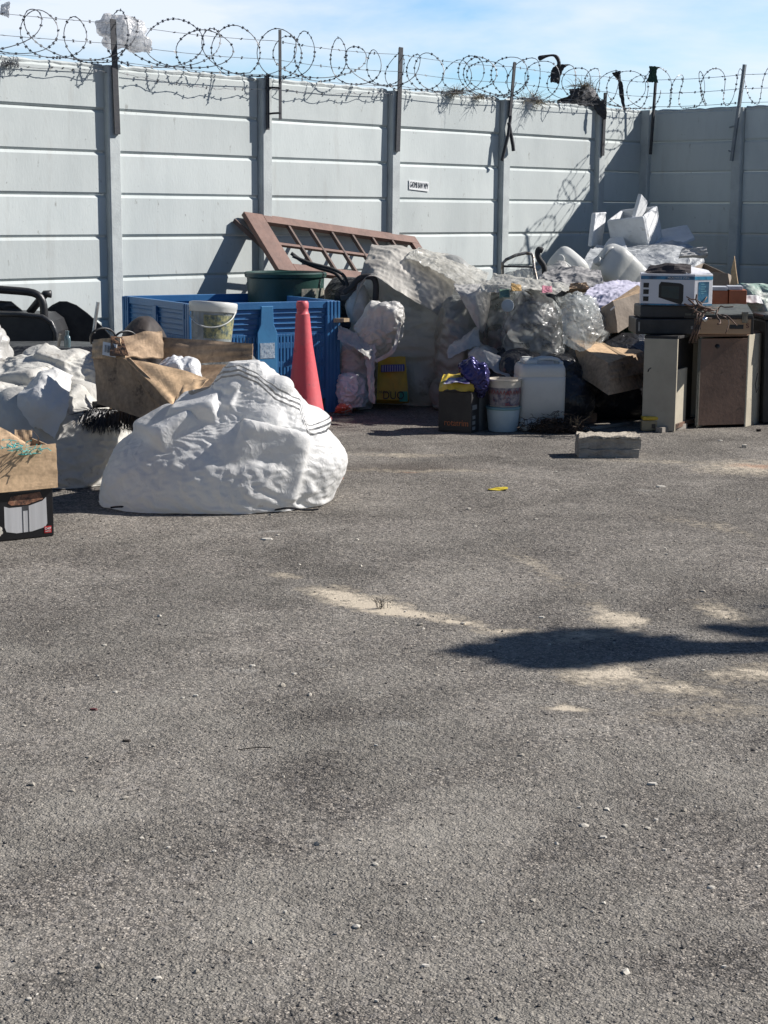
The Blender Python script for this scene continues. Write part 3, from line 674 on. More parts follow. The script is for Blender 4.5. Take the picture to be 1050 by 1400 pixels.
razor('coil of razor wire on the shaded wall right of the corner', RP, .05, 3.2, 12, 8)
def strand(label, P, us, zf, seed, sag=.02, off=.07):
    rnd = random.Random(seed); pts = []
    for a, b in zip(us, us[1:]):
        n = 14
        for i in range(n): t = i/n; pts.append(P(a+(b-a)*t, off+.004*rnd.random(), zf+(-sag*4*t*(1-t))*rnd.uniform(.95, 1.05)))
    pts.append(P(us[-1], off, zf)); base = pts[0]
    o = empty('barbed_wire', base, label, 'barbed wire', group='strands of barbed wire above the walls')
    mb = MB(); mb.tube([p_-base for p_ in pts], .0026, 4); obj('strand', mb, GALV, o)
    mb = MB(); acc = 0
    for a, b in zip(pts, pts[1:]):
        k = max(1, int((b-a).length/.06))
        for i in range(k):
            acc += 1
            if acc % 2 == 0: q_ = a+(b-a)*(i/k)-base; barb_mb(mb, q_, b-a, .02)
    obj('barbs', mb, GALV, o)
for z, lb in ((2.70, 'highest strand of barbed wire above the sunlit wall'), (2.56, 'middle strand of barbed wire above the sunlit wall'), (2.44, 'lowest strand of barbed wire just above the sunlit wall')):
    strand(lb, WP, (-3.1, -.05, 1.5, 2.97, 4.5, 5.94, 6.75), z, int(z*100), sag=.018)
for z, lb in ((2.71, 'highest strand of barbed wire above the shaded wall'), (2.58, 'middle strand of barbed wire above the shaded wall'), (2.45, 'lowest strand of barbed wire just above the shaded wall')):
    strand(lb, RP, (.1, 1.17, 2.67, 4.2), z, int(z*77), sag=.012)
rnd = random.Random(4); pts = []
for i in range(90):
    t = i/89; u = -1.3+t*4.2; pts.append(WP(u, .05+.01*math.sin(i*.9), 2.385-.03*abs(math.sin(u*2.1))-.05*max(0, math.sin(u*1.05+.4))+.006*rnd.uniform(-1, 1)))
o = empty('barbed_wire', pts[0], 'loose sagging strand of barbed wire lying against the top of the sunlit wall face', 'barbed wire', group='strands of barbed wire above the walls')
mb = MB(); mb.tube([p_-pts[0] for p_ in pts], .0022, 4); obj('strand', mb, GALV, o)
mb = MB(); [barb_mb(mb, b-pts[0], b-a, .02) for a, b in zip(pts[::2], pts[1::2])]; obj('barbs', mb, GALV, o)

# plastic bag and rags caught on the wire
FILM = mat('thin_plastic_film', (.86, .87, .88), (.78, .79, .8), rough=.22, scale=8, bump=.9, crease=1, cscale=16, alpha=.62, trans=.35, spec=.8, bdist=.012)
BLACKRAG = mat('black_rag', (.022, .023, .027), (.045, .045, .05), rough=.6, scale=20, bump=.5, crease=.6, cscale=20)
WHITEFILM = mat('white_plastic', (.80, .81, .82), (.70, .71, .72), rough=.35, scale=8, bump=.8, crease=.8, cscale=12, trans=.15, bdist=.01)
def rag(name, label, cat, rows, mat_, n=(14, 18), ex=1.35, seed=1, th=.004, group=None, keep=.05):
    return sheet(name, label, cat, rows, mat_, n=n, ex=ex, keep=keep, seed=seed, th=th, rag=.4, group=group, noise=.012, iters=90)
sack('plastic_bag', 'clear white plastic bag blown onto the razor wire beside the leftmost steel post', 'plastic bag',
     [(64, 178, 205, .03), (58, 150, 207, .06), (48, 140, 205, .10), (38, 133, 196, .10), (26, 132, 190, .08), (20, 138, 172, .05), (15, 142, 156, .02)], 12.42, FILM, nu=48, nv=30, ex=1.22, keep=.02, seed=8, lump=.16, dr=dict(crinkle=.02, g=.0005, nbox=14))
tag(rag('plastic_shred', 'small clear shred of plastic on the wire at the top left corner', 'plastic scrap', [[PT(0, 20, 11.6), PT(12, 24, 11.6)], [PT(2, 6, 11.62), PT(14, 2, 11.62)]], FILM, seed=3))
BR = 'black rags caught in the razor wire'
rag('black_rag', 'black rag wound into the upper loop of razor wire', 'rag', [[PT(752, 112, 16.1), PT(764, 114, 16.1)], [PT(754, 96, 16.1), PT(770, 95, 16.1)], [PT(762, 88, 16.1), PT(779, 88, 16.1)]], BLACKRAG, seed=21, group=BR)
o = empty('black_rag', PT(737, 82, 16.0), 'thin black ribbon of rag curling over the highest wire', 'rag', group=BR)
mb = MB(); mb.tube([PT(x, y, 16.05)-o.location for x, y in ((735, 81), (742, 78), (750, 76), (757, 75), (762, 78), (765, 86), (763, 93))], [.04, .022, .012, .012, .028, .018, .03], 6); obj('cloth', mb, BLACKRAG, o, smooth=True, subd=1)
rag('black_rag', 'large torn black rag lying along the wall top', 'rag', [[PT(762, 142, 16.4), PT(790, 144, 16.5), PT(822, 148, 16.7)], [PT(765, 136, 16.4), PT(795, 126, 16.5), PT(820, 136, 16.7)], [PT(790, 130, 16.4), PT(798, 116, 16.5), PT(812, 121, 16.7)]], BLACKRAG, n=(26, 18), seed=22, group=BR)
rag('black_rag', 'black rag hanging down over the front of the wall', 'rag', [[PT(826, 164, 16.62), PT(829, 162, 16.62)], [PT(815, 152, 16.6), PT(829, 150, 16.6)], [PT(808, 137, 16.6), PT(826, 138, 16.6)]], BLACKRAG, seed=23, group=BR)
rag('black_rag', 'narrow black rag knotted down one strand left of the corner', 'rag', [[PT(852, 150, 17.0), PT(855, 150, 17.0)], [PT(847, 130, 17.0), PT(853, 128, 17.0)], [PT(845, 110, 17.0), PT(851, 112, 17.0)]], BLACKRAG, seed=24, group=BR)
rag('dark_green_rag', 'small dark green rag on the corner post tip', 'rag', [[PT(884, 112, 17.1), PT(899, 112, 17.1)], [PT(888, 100, 17.1), PT(898, 96, 17.1)], [PT(888, 90, 17.1), PT(904, 92, 17.1)]], mat('green_rag', (.02, .07, .05), rough=.7, scale=20), seed=25)
rag('black_rag', 'small black rag flapping from the middle strand left of the large torn rag', 'rag', [[PT(780, 132, 16.3), PT(790, 134, 16.3)], [PT(778, 122, 16.3), PT(792, 120, 16.3)]], BLACKRAG, seed=26, group=BR)
rag('black_rag', 'shred of black rag twisted in the coil just left of the narrow knotted rag', 'rag', [[PT(846, 112, 16.9), PT(849, 112, 16.9)], [PT(836, 100, 16.8), PT(848, 98, 16.8)]], BLACKRAG, seed=27, group=BR)
rag('pale_rag', 'pale grey shred of plastic caught right of the bent steel post', 'plastic scrap', [[PT(716, 146, 15.9), PT(724, 150, 15.9)], [PT(712, 134, 15.9), PT(738, 132, 15.9)]], WHITEFILM, seed=28)
DRY = mat('dry_grass', (.30, .27, .20), (.2, .17, .13), rough=.9, scale=20)
def tuft(label, P, n, s, seed, m=DRY, name='dry_grass_tuft', cat='grass tuft'):
    rnd = random.Random(seed); mb = MB()
    for i in range(n):
        a = Vector((rnd.gauss(0, s*.4), rnd.gauss(0, s*.25), rnd.uniform(-.01, .01))); d = Vector((rnd.gauss(0, 1), rnd.gauss(0, .7), rnd.uniform(-.5, 1.2))).normalized()*s*rnd.uniform(.4, 1.1)
        mb.tube([a, a+d*.5+Vector((0, 0, .01)), a+d+Vector((rnd.gauss(0, s*.15), 0, -s*.1))], [.0022, .0018, .0008], 3, caps=False)
    o = obj(name, mb, m); o.location = P; return tag(o, label, cat)
tuft('pale dry grass tuft caught on the wall top left of the bent post', PT(620, 128, 15.1), 150, .11, 1)
tuft('smaller dry grass tuft caught on the wall top beside the bent post', PT(655, 134, 15.35), 90, .09, 2)
tuft('wide dry grass tuft with twigs caught on the wall top right of the bent post', PT(728, 140, 15.95), 170, .16, 3)
tuft('wiry dry tuft tangled above the torn black rag', PT(798, 118, 16.5), 90, .12, 4)
tuft('dark tangle of wire ties at the far left of the wall top', PT(12, 88, 11.68), 70, .07, 5, m=GALV, name='wire_tangle', cat='wire')

# plate on the wall
SIGNW = mat('sign_white', (.82, .84, .84), (.75, .77, .77), rough=.5, scale=20, bump=.05)
INKD = mat('dark_ink', (.05, .06, .075), rough=.6, scale=30, bump=.02)
o = empty('wall_sign', WP(3.17, .006, 1.622), 'small white plate with dark capital lettering screwed to the sunlit wall', 'sign')
mb = MB(); mb.slab((0, 0, -.035), WU*.255+Vector((0, 0, -.052)), WU*.255+Vector((0, 0, .03)), (0, 0, .045), .003, n=2); obj('plate', mb, SIGNW, o)
text('lettering', 'GADMB BAW WPV', .072, INKD, o, frameM(WU*.127+WN*.003+Vector((0, 0, -.003)), WU+Vector((0, 0, -.062)), (0, 0, 1)), sx=.39)
# ------------------------------------------------------------ materials for the rubbish
BULK = mat('white_woven_bag', (.84, .84, .82), (.77, .765, .74), rough=.5, scale=3, bump=.5, bscale=260, crease=.8, cscale=14, spots=.34, spot_col=(.60, .57, .52), spot_scale=7, trans=.30, bdist=.008)
DIRTYBULK = mat('dirty_woven_bag', (.66, .65, .60), (.54, .52, .47), rough=.6, scale=3, bump=.5, bscale=260, crease=.8, cscale=12, spots=.40, spot_col=(.34, .31, .27), spot_scale=6, trans=.2, bdist=.009)
TARP = mat('grey_tarpaulin', (.56, .57, .55), (.44, .45, .43), rough=.45, scale=2.5, bump=.5, crease=.8, cscale=12, spots=.38, spot_col=(.27, .25, .22), spot_scale=5, trans=.32, bdist=.009)
TARPL = mat('pale_dusty_plastic', (.62, .61, .58), (.50, .49, .46), rough=.38, scale=4, bump=.6, crease=.8, cscale=14, spots=.36, spot_col=(.38, .36, .32), spot_scale=8, trans=.28, bdist=.009)
DKSACK = mat('dark_sack', (.12, .125, .12), (.06, .065, .065), rough=.6, scale=7, bump=.8, crease=1, cscale=8, spots=.42, spot_col=(.26, .25, .22), spot_scale=16, bdist=.012)
BLKBAG = mat('black_bin_bag', (.02, .021, .024), (.03, .03, .033), rough=.32, scale=10, bump=.8, crease=1, cscale=10, bdist=.012)
GREENB = mat('green_net_bag', (.05, .13, .09), (.03, .09, .07), rough=.5, scale=10, bump=.7, crease=.8, cscale=12)
CLEAR = mat('clear_plastic_bag', (.74, .77, .76), (.62, .66, .65), rough=.18, scale=9, bump=.7, crease=.9, cscale=9, alpha=.26, trans=.22, spec=1, bdist=.012)
CLEAR2 = mat('milky_plastic_bag', (.80, .79, .73), (.70, .69, .63), rough=.25, scale=9, bump=.8, crease=.9, cscale=9, alpha=.52, trans=.25, spec=.8, bdist=.014)
MIXED = mat('mixed_rubbish', (.045, .06, .058), (.018, .028, .03), rough=.5, scale=5, bump=.7, crease=.8, cscale=9, spots=.34, spot_col=(.16, .17, .155), spot_scale=7, bdist=.014)
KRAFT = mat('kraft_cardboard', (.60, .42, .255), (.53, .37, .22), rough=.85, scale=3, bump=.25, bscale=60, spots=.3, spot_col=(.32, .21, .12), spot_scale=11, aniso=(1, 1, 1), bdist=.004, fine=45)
KRAFTD = mat('dirty_shaded_cardboard', (.40, .285, .185), (.28, .20, .13), rough=.88, scale=4, bump=.35, bscale=60, spots=.42, spot_col=(.12, .085, .06), spot_scale=8, bdist=.005, fine=45)  # dirt, plus shade put into the colour for the shaded box faces
MIXED2 = mat('mixed_rubbish_brown', (.075, .06, .048), (.03, .028, .026), rough=.5, scale=5, bump=.7, crease=.8, cscale=9, spots=.34, spot_col=(.18, .15, .12), spot_scale=7, bdist=.014)
MIXED3 = mat('mixed_rubbish_grey', (.10, .11, .115), (.04, .045, .05), rough=.5, scale=5, bump=.7, crease=.8, cscale=9, spots=.34, spot_col=(.25, .25, .24), spot_scale=7, bdist=.014)
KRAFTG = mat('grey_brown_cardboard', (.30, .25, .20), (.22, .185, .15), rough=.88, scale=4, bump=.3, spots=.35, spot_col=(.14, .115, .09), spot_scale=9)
BLACKP = mat('black_plastic', (.018, .019, .021), (.035, .035, .036), rough=.42, scale=8, bump=.15)
RUBBER = mat('black_rubber', (.02, .021, .023), (.04, .04, .04), rough=.75, scale=9, bump=.3)
WHITEP = mat('white_hdpe', (.74, .75, .72), (.66, .67, .64), rough=.4, scale=4, bump=.1, spots=.3, spot_col=(.45, .42, .36), spot_scale=9, trans=.2)
PAPERW = mat('white_label', (.78, .78, .77), (.72, .72, .71), rough=.6, scale=20, bump=.05)
PURPLE = mat('navy_foil', (.05, .045, .16), (.03, .03, .09), rough=.25, scale=8, bump=.7, crease=.8, cscale=18, metal=.45, bdist=.008)
YELLOWP = mat('yellow_print', (.62, .46, .05), (.50, .36, .05), rough=.5, scale=8, bump=.4, crease=.5, cscale=10)

# ------------------------------------------------------------ near-left: printed appliance box with kraft tray
o = empty('appliance_box', (-1.66, 7.06, 0), 'glossy black box printed with a steel fryer, bottom left corner of the heap', 'box')
A = GR(74, 733); Bc = A+Vector((-.62, -.42, 0)); dx = (Bc-A).normalized(); dy = Vector((-dx.y, dx.x, 0)); dy = dy if dy.y > 0 else -dy
loc = o.location
hgt = .235
BOXK = mat('printed_black_card', (.012, .012, .014), rough=.3, scale=5, bump=.08)
mb = MB(); foot = [A, A+dy*.40, Bc+dy*.40, Bc]; mb.prism([(p.x-loc.x, p.y-loc.y) for p in reversed(foot)], .002, hgt); obj('carton', mb, BOXK, o, bevel=.003)
SILV = mat('printed_silver', (.52, .52, .52), (.42, .42, .42), rough=.5, scale=3, bump=.02, aniso=(6, 6, .3))
def FP(s, z, e=0.0012): return A+(Bc-A).normalized()*s-dy*e+Vector((0, 0, z))-loc      # s metres left of the right edge
ob = MB(); ob.add([FP(s, z) for s, z in ((.030, .060), (.040, .045), (.10, .032), (.17, .030), (.215, .040), (.222, .060), (.222, .150), (.20, .142), (.12, .142), (.05, .160), (.032, .175))], [tuple(range(11))]); obj('fryer_picture', ob, SILV, o)
ob = MB(); ob.add([FP(s, z, .0016) for s, z in ((.045, .168), (.12, .150), (.19, .152), (.205, .162), (.19, .190), (.06, .200))], [tuple(range(6))])
obj('food_picture', ob, mat('printed_food', (.30, .14, .08), (.06, .03, .02), rough=.5, scale=45, bump=.02, spots=.42, spot_col=(.5, .33, .2), spot_scale=60), o)
ob = MB(); ob.add([FP(s, z, .002) for s, z in ((.112, .146), (.142, .146), (.142, .03), (.138, .03), (.138, .125), (.116, .125), (.116, .03), (.112, .03))], [(0, 1, 2, 3, 4, 5, 6, 7)])
ob.add([FP(s, z, .002) for s, z in ((.055, .213), (.20, .213), (.20, .204), (.055, .204))], [(0, 1, 2, 3)]); obj('handle_picture', ob, mat('printed_grey', (.06, .062, .066), rough=.4), o)
ob = MB(); ob.add([FP(s, z, .002) for s, z in ((.012, .018), (.045, .018), (.045, .048), (.012, .048))], [(0, 1, 2, 3)]); lg = obj('red_logo', ob, mat('printed_red', (.55, .03, .03), rough=.4), o)
text('logo_lettering', 'CHEF', .014, PAPERW, lg, frameM(FP(.0285, .037, .003), A-Bc, (0, 0, 1)), sx=.85)
text('logo_lettering', 'ESSENTIALS', .006, PAPERW, lg, frameM(FP(.0285, .025, .003), A-Bc, (0, 0, 1)), sx=.8)
text('front_lettering', 'AIR FRYER', .03, PAPERW, o, frameM(FP(.42, .15, .003), A-Bc, (0, 0, 1)))
ob = MB()
for cx, cz, r in ((.245, .055, .012), (.258, .045, .013), (.25, .035, .012), (.238, .04, .008), (.27, .04, .012), (.262, .058, .011)):
    ob.add([FP(cx+r*math.cos(w*PI/5), cz+r*math.sin(w*PI/5), .002+.0002*cx) for w in range(10)], [tuple(range(10))])
obj('popcorn_picture', ob, mat('printed_popcorn', (.62, .58, .5), rough=.6, scale=60), o)
# kraft tray: the box's unprinted inner sleeve, open at the top
o = empty('kraft_box', (-1.66, 7.06, hgt), 'plain open kraft cardboard box standing on the black printed box', 'box'); loc = o.location
A2 = A+(A-Bc).normalized()*.012-dy*.02; B2 = Bc-dy*.02
zt = .405
for nm, a, b, wv in (('front_panel', A2, B2, .014), ('side_panel', A2+dy*.43, A2, .006), ('back_panel', B2+dy*.43, A2+dy*.43, .006)):
    mb = MB(); z1 = zt if nm != 'back_panel' else zt-.02
    mb.slab(a-loc+Vector((0, 0, hgt-.02)), b-loc+Vector((0, 0, hgt-.02)), b-loc+Vector((0, 0, z1-.02)), a-loc+Vector((0, 0, z1)), .005, n=14, warp=.002, bulge=wv, seed=3)
    obj(nm, mb, KRAFT, o)
mb = MB(); mb.prism([(p.x-loc.x, p.y-loc.y) for p in (B2+dy*.02, A2+dy*.02, A2+dy*.41, B2+dy*.41)], .004, .01); obj('floor_panel', mb, KRAFTD, o)
mb = MB(); a = PT(-20, 575, 7.05); mb.slab(PT(-30, 640, 7.0)-loc, PT(48, 615, 7.06)-loc, PT(30, 602, 7.2)-loc, PT(-20, 572, 7.3)-loc, .005, n=12, warp=.004, seed=5); obj('folded_flap', mb, KRAFT, o)
o = empty('corrugated_scrap', PT(35, 600, 7.22), 'torn piece of corrugated cardboard sticking out of the kraft box', 'cardboard'); loc = o.location
mb = MB(); mb.slab(PT(20, 618, 7.2)-loc, PT(44, 618, 7.22)-loc, PT(44, 589, 7.26)-loc, PT(20, 587, 7.26)-loc, .004, n=10, warp=.003, seed=4); obj('liner', mb, KRAFT, o)
mb = MB()
pts = []
for i in range(60):
    t = i/59; w = t*PI; c = PT(44+10*math.sin(w), 617-29*t, 7.2); nrm = Vector((.6, -.8, 0)); pts.append(c-loc+nrm*.0035*math.sin(i*2.1))
V = []; 
for q in pts: V += [q, q+Vector((-.012, .03, 0))]
mb.add(V, [(2*i, 2*i+2, 2*i+3, 2*i+1) for i in range(59)]); obj('fluting', mb, KRAFTD, o)
mb = MB(); rnd = random.Random(6); c = PT(24, 617, 7.0)
for i in range(60):
    a = Vector((rnd.gauss(0, .045), rnd.gauss(0, .02), rnd.gauss(.0, .010))); pts = [a]
    for q in range(6): pts.append(pts[-1]+Vector((rnd.gauss(0, .014), rnd.gauss(0, .010), rnd.gauss(0, .008)-.001)))
    for q in pts: q.z = max(q.z, -.008)
    mb.tube(pts, .0018, 4)
o = obj('teal_rope', mb, mat('teal_nylon', (.10, .50, .47), (.2, .62, .58), rough=.5, scale=40)); o.location = c; tag(o, 'frayed bundle of teal nylon rope lying on the kraft box', 'rope')

# ------------------------------------------------------------ big white bag in front
STR = BULK.copy(); STR.name = 'striped_white_bag'; n_ = STR.node_tree; b_ = n_.nodes['Principled BSDF']
at = n_.nodes.new('ShaderNodeAttribute'); at.attribute_name = 'stripe'
acc = None
for s0, s1 in ((.0, .009), (.021, .030), (.042, .047)):
    m1 = n_.nodes.new('ShaderNodeMath'); m1.operation = 'COMPARE'; m1.inputs[1].default_value = (s0+s1)/2; m1.inputs[2].default_value = (s1-s0)/2; n_.links.new(at.outputs['Fac'], m1.inputs[0])
    if acc is None: acc = m1.outputs[0]
    else:
        m2 = n_.nodes.new('ShaderNodeMath'); m2.operation = 'MAXIMUM'; n_.links.new(acc, m2.inputs[0]); n_.links.new(m1.outputs[0], m2.inputs[1]); acc = m2.outputs[0]
mx = n_.nodes.new('ShaderNodeMix'); mx.data_type = 'RGBA'; mx.inputs[7].default_value = (.035, .04, .05, 1)
src = b_.inputs['Base Color'].links[0].from_socket; n_.links.new(src, mx.inputs[6]); n_.links.new(acc, mx.inputs[0]); n_.links.new(mx.outputs[2], b_.inputs['Base Color'])
_sx = [PT(x, y, 8.05) for x, y in ((270, 540), (288, 520), (306, 506), (330, 502), (355, 512), (380, 533), (412, 548), (424, 580))]
def stripe(V):
    zl = np.interp(V[:, 0], [p.x for p in _sx], [p.z for p in _sx])
    return np.where(V[:, 0] < _sx[0].x-.02, -1, V[:, 2]-zl)
W = sack('bulk_bag', 'big slumped white woven bag with three dark stripes near its top, nearest the camera', 'bag',
     [(708, 165, 400, .22), (700, 148, 430, .34), (680, 139, 444, .42), (650, 141, 458, .43), (620, 150, 470, .40), (598, 166, 464, .34), (580, 196, 448, .29), (560, 240, 434, .24), (540, 266, 418, .20), (518, 288, 398, .15), (500, 302, 376, .12), (487, 314, 362, .08)],
     8.02, STR, nu=170, nv=104, exu=1.06, exv=1.10, seed=4, lump=.03, attr=stripe, fold=.012, ffreq=6, pleat=.05, dr=dict(crinkle=.009, bsize=(.20, .36), nbox=31, cf=.9, vtop=.76, topk=1.15, keep=.011, g=.0015))
mb = MB(); pts = []
for i in range(40):
    t = i/39; q = PT(150+285*t, 703+3*math.sin(t*PI)-6*t*t*t, 7.66); pts.append((q.x-W.location.x, q.y-W.location.y+.03*(2*t-1)**2, max(.012, .016+.006*math.sin(i*.8))-W.location.z))
mb.tube(pts, .005, 5); obj('hem_piping', mb, mat('black_piping', (.02, .02, .024), rough=.6), W)
# ------------------------------------------------------------ left bulk bags
LB = 'dirty woven bulk bags heaped on the left'
sack('bulk_bag', 'grey white bulk bag sagging behind the kraft box on the left', 'bag',
     [(690, -30, 150, .3), (670, -60, 178, .42), (640, -70, 186, .48), (600, -70, 186, .46), (570, -65, 176, .42), (545, -60, 160, .38), (525, -50, 130, .3), (512, -40, 90, .2), (506, -20, 70, .1)],
     8.75, DIRTYBULK, group=LB, nu=150, nv=84, exu=1.06, exv=1.12, seed=14, lump=.04, fold=.012, ffreq=6, dr=dict(crinkle=.012, bsize=(.30, .5), nbox=11, keep=.005, g=.002))
sack('bulk_bag', 'crumpled cream bulk bag lying on top of the left heap', 'bag',
     [(570, -40, 150, .25), (545, -60, 160, .33), (520, -60, 160, .34), (500, -50, 150, .30), (482, -30, 138, .24), (470, 10, 128, .16), (463, 60, 122, .07)],
     9.15, DIRTYBULK, group=LB, nu=130, nv=70, exu=1.08, exv=1.14, seed=17, lump=.05, fold=.02, ffreq=6, dr=dict(crinkle=.014, bsize=(.28, .48), nbox=11, keep=.005, g=.002))
sheet('torn_bag', 'loose torn flap of white woven bag draped over the left heap', 'bag',
      [[PT(30, 600, 8.35), PT(50, 585, 8.32), PT(75, 600, 8.3)], [PT(25, 550, 8.36), PT(55, 545, 8.3), PT(90, 560, 8.35)], [PT(40, 520, 8.5), PT(65, 512, 8.45), PT(95, 530, 8.5)], [PT(55, 508, 8.7), PT(75, 505, 8.7), PT(100, 512, 8.75)]], BULK, n=(30, 36), ex=1.10, seed=6, rag=.3)
sack('bulk_bag', 'grey dirty bag end at the left edge under the black plastic chair', 'bag', [(520, -60, 20, .2), (480, -60, 17, .22), (450, -60, 8, .18), (430, -50, 2, .08)], 9.4, TARPL, group=LB, nu=70, nv=40, exu=1.06, exv=1.1, seed=31, dr=dict(steps=40))
# black bristle broom head
mb = MB(); rnd = random.Random(12); c = PT(160, 560, 8.5)
for i in range(900):
    a = Vector((rnd.uniform(-.16, .15), rnd.uniform(-.05, .05), 0)); d = Vector((a.x*1.6+rnd.gauss(0, .10), -.35+rnd.gauss(0, .2), -.6+rnd.gauss(0, .25))).normalized()*rnd.uniform(.07, .13)
    mb.tube([a, a+d*.6, a+d+Vector((rnd.gauss(0, .006), 0, -.004))], [.0022, .0018, .0007], 3, caps=False)
o = empty('broom_head', c, 'black bristle broom head poking out under the open cardboard box', 'broom')
obj('bristles', mb, BLACKP, o); mb = MB(); mb.tube([(-.13, .03, .02), (0, .03, .03), (.17, .03, .02)], .018, 8); obj('stock', mb, BLACKP, o, smooth=True)

# ------------------------------------------------------------ open cardboard box on the heap
o = empty('cardboard_box', PT(185, 560, 8.4), 'long open brown cardboard box tipped on the left heap, barcode label on its end', 'box'); loc = o.location
def pan(nm, a, b, c, d, m, th=.006, warp=.006, n=18, seed=1, bulge=0, par=None, label=None):
    par = par or o; mb = MB(); l = par.location
    mb.slab(PT(*a)-l, PT(*b)-l, PT(*c)-l, PT(*d)-l, th, n=n, warp=warp, seed=seed, bulge=bulge); q = obj(nm, mb, m, par)
    if label: q['label'] = label
    return q
pan('side_panel', (134, 552, 8.42), (226, 582, 8.12), (172, 491, 8.30), (127, 482, 8.5), KRAFTD, seed=2, bulge=-.006)
pan('side_panel', (226, 582, 8.12), (240, 557, 8.06), (178, 489, 8.26), (172, 491, 8.30), KRAFTD, seed=2)
pan('flap', (238, 559, 8.05), (248, 551, 8.1), (286, 517, 8.22), (172, 489, 8.28), KRAFT, seed=7, bulge=.012)
pan('flap', (236, 560, 8.04), (262, 540, 8.12), (284, 519, 8.2), (250, 520, 8.2), KRAFT, seed=9)
q = pan('end_panel', (127, 490, 8.48), (172, 490, 8.30), (164, 462, 8.40), (127, 464, 8.52), KRAFT, seed=4)
pan('end_flap', (168, 491, 8.32), (224, 487, 8.55), (221, 453, 8.6), (152, 462, 8.5), KRAFTD, seed=5, warp=.012)
pan('back_panel', (222, 500, 8.62), (345, 492, 8.5), (346, 470, 8.52), (222, 461, 8.66), KRAFTD, seed=8, bulge=.02)
pan('floor_panel', (140, 560, 8.7), (300, 545, 8.3), (340, 500, 8.6), (180, 500, 8.9), KRAFTD, seed=10)
bl_ = pan('barcode_label', (140, 485, 8.40), (158, 489, 8.33), (160, 471, 8.36), (141, 467, 8.43), PAPERW, th=.002, warp=0, n=2)
mb = MB(); a, b_2, c_, d_ = (PT(142, 481, 8.385), PT(157, 484, 8.318), PT(158, 475, 8.328), PT(143, 471, 8.395)); rnd = random.Random(3); t = 0
while t < .95:
    w = rnd.choice((.02, .035, .055)); t2 = min(t+w, 1)
    mb.add([a+(b_2-a)*t-loc, a+(b_2-a)*t2-loc, d_+(c_-d_)*t2-loc, d_+(c_-d_)*t-loc], [(0, 1, 2, 3)]); t = t2+rnd.choice((.02, .03, .05))
obj('barcode', mb, INKD, bl_)
sheet('packing_tape', None, None, [[PT(150, 486, 8.33), PT(176, 486, 8.3)], [PT(152, 460, 8.42), PT(168, 461, 8.42)]], mat('brown_tape', (.20, .12, .07), (.12, .07, .045), rough=.25, scale=15, crease=.8, cscale=25, bump=.8), n=(14, 14), ex=1.15, seed=3, parent=o)
sack('plastic_bag', 'crumpled clear white plastic bag inside the open brown cardboard box', 'plastic bag', [(520, 225, 272, .07), (508, 214, 278, .1), (498, 222, 272, .09), (489, 232, 258, .05), (483, 238, 250, .02)], 8.42, WHITEFILM, nu=64, nv=36, exu=1.12, exv=1.15, seed=19, lump=.1, dr=dict(steps=45, g=.0006, crinkle=.014))
# dark hump and hoops behind the box
sack('bin_bag', 'dark brown black bag hump resting behind the open cardboard box', 'bag', [(520, 160, 235, .18), (480, 160, 228, .2), (455, 168, 222, .18), (440, 180, 214, .12), (433, 190, 205, .05)], 9.2, mat('dark_brown_bag', (.045, .035, .03), (.025, .02, .02), rough=.7, scale=8, crease=.6, cscale=8, bump=.5), nu=48, nv=28, ex=1.04, seed=41)
for nm, cx, cy, r, lb in (('hose_loop', 141, 466, 17, 'left loop of thin black hose behind the barcode label'), ('hose_loop', 172, 468, 15, 'right loop of thin black hose behind the barcode label')):
    c = PT(cx, cy, 8.85); mb = MB(); mb.tube([(r/256*math.cos(w), .03*math.sin(w*2), r/256*math.sin(w)) for w in np.linspace(-.2, 3.4, 24)], .006, 6); q = obj(nm, mb, BLACKP, smooth=True); q.location = c; tag(q, lb, 'hose')
# ------------------------------------------------------------ black plastic things on the far left
o = empty('tub_chair', PT(20, 470, 11.0), 'black moulded plastic chair with a curved armrest tipped at the left edge', 'chair'); loc = o.location
def pp(pts, Y): return [PT(x, y, Y)-loc for x, y in pts]
mb = MB(); mb.extr(pp([(-60, 560), (72, 560), (78, 500), (76, 455), (70, 440), (58, 431), (-60, 426)], 10.8), (0, .45, 0)); obj('seat_shell', mb, BLACKP, o, bevel=.02)
mb = MB(); mb.tube(pp([(-40, 393), (0, 396), (30, 398), (47, 400), (56, 406), (60, 417), (60, 430), (62, 446)], 10.85), .028, 10); obj('armrest', mb, BLACKP, o, smooth=True, subd=1)
mb = MB(); mb.tube(pp([(70, 402), (62, 402), (52, 413), (40, 428)], 10.95), .026, 8); obj('strut', mb, BLACKP, o, smooth=True)
mb = MB(); mb.tube(pp([(-60, 429), (30, 430), (58, 433), (70, 441), (76, 455), (78, 500)], 10.8), .016, 8); obj('rim', mb, mat('paler_black_plastic', (.05, .052, .055), rough=.3), o, smooth=True)  # rim paler and glossier than the shell
mb = MB(); mb.slab(*pp([(-50, 432), (40, 432), (15, 412), (-40, 408)], 11.1), .02, n=6, warp=.01); obj('backrest', mb, BLACKP, o)
o = empty('dark_sheet', PT(105, 470, 11.5), 'bowed dark sheet standing by the wall behind the left heap', 'mat'); loc = o.location  # plain dark upright sheet close to the wall
mb = MB(); mb.extr(pp([(50, 560), (170, 560), (165, 500), (151, 458), (140, 446), (120, 428), (105, 417), (92, 412), (82, 412), (72, 417), (63, 424), (58, 440)], 11.35), (-.01, .025, 0)); obj('sheet', mb, RUBBER, o, bevel=.006)
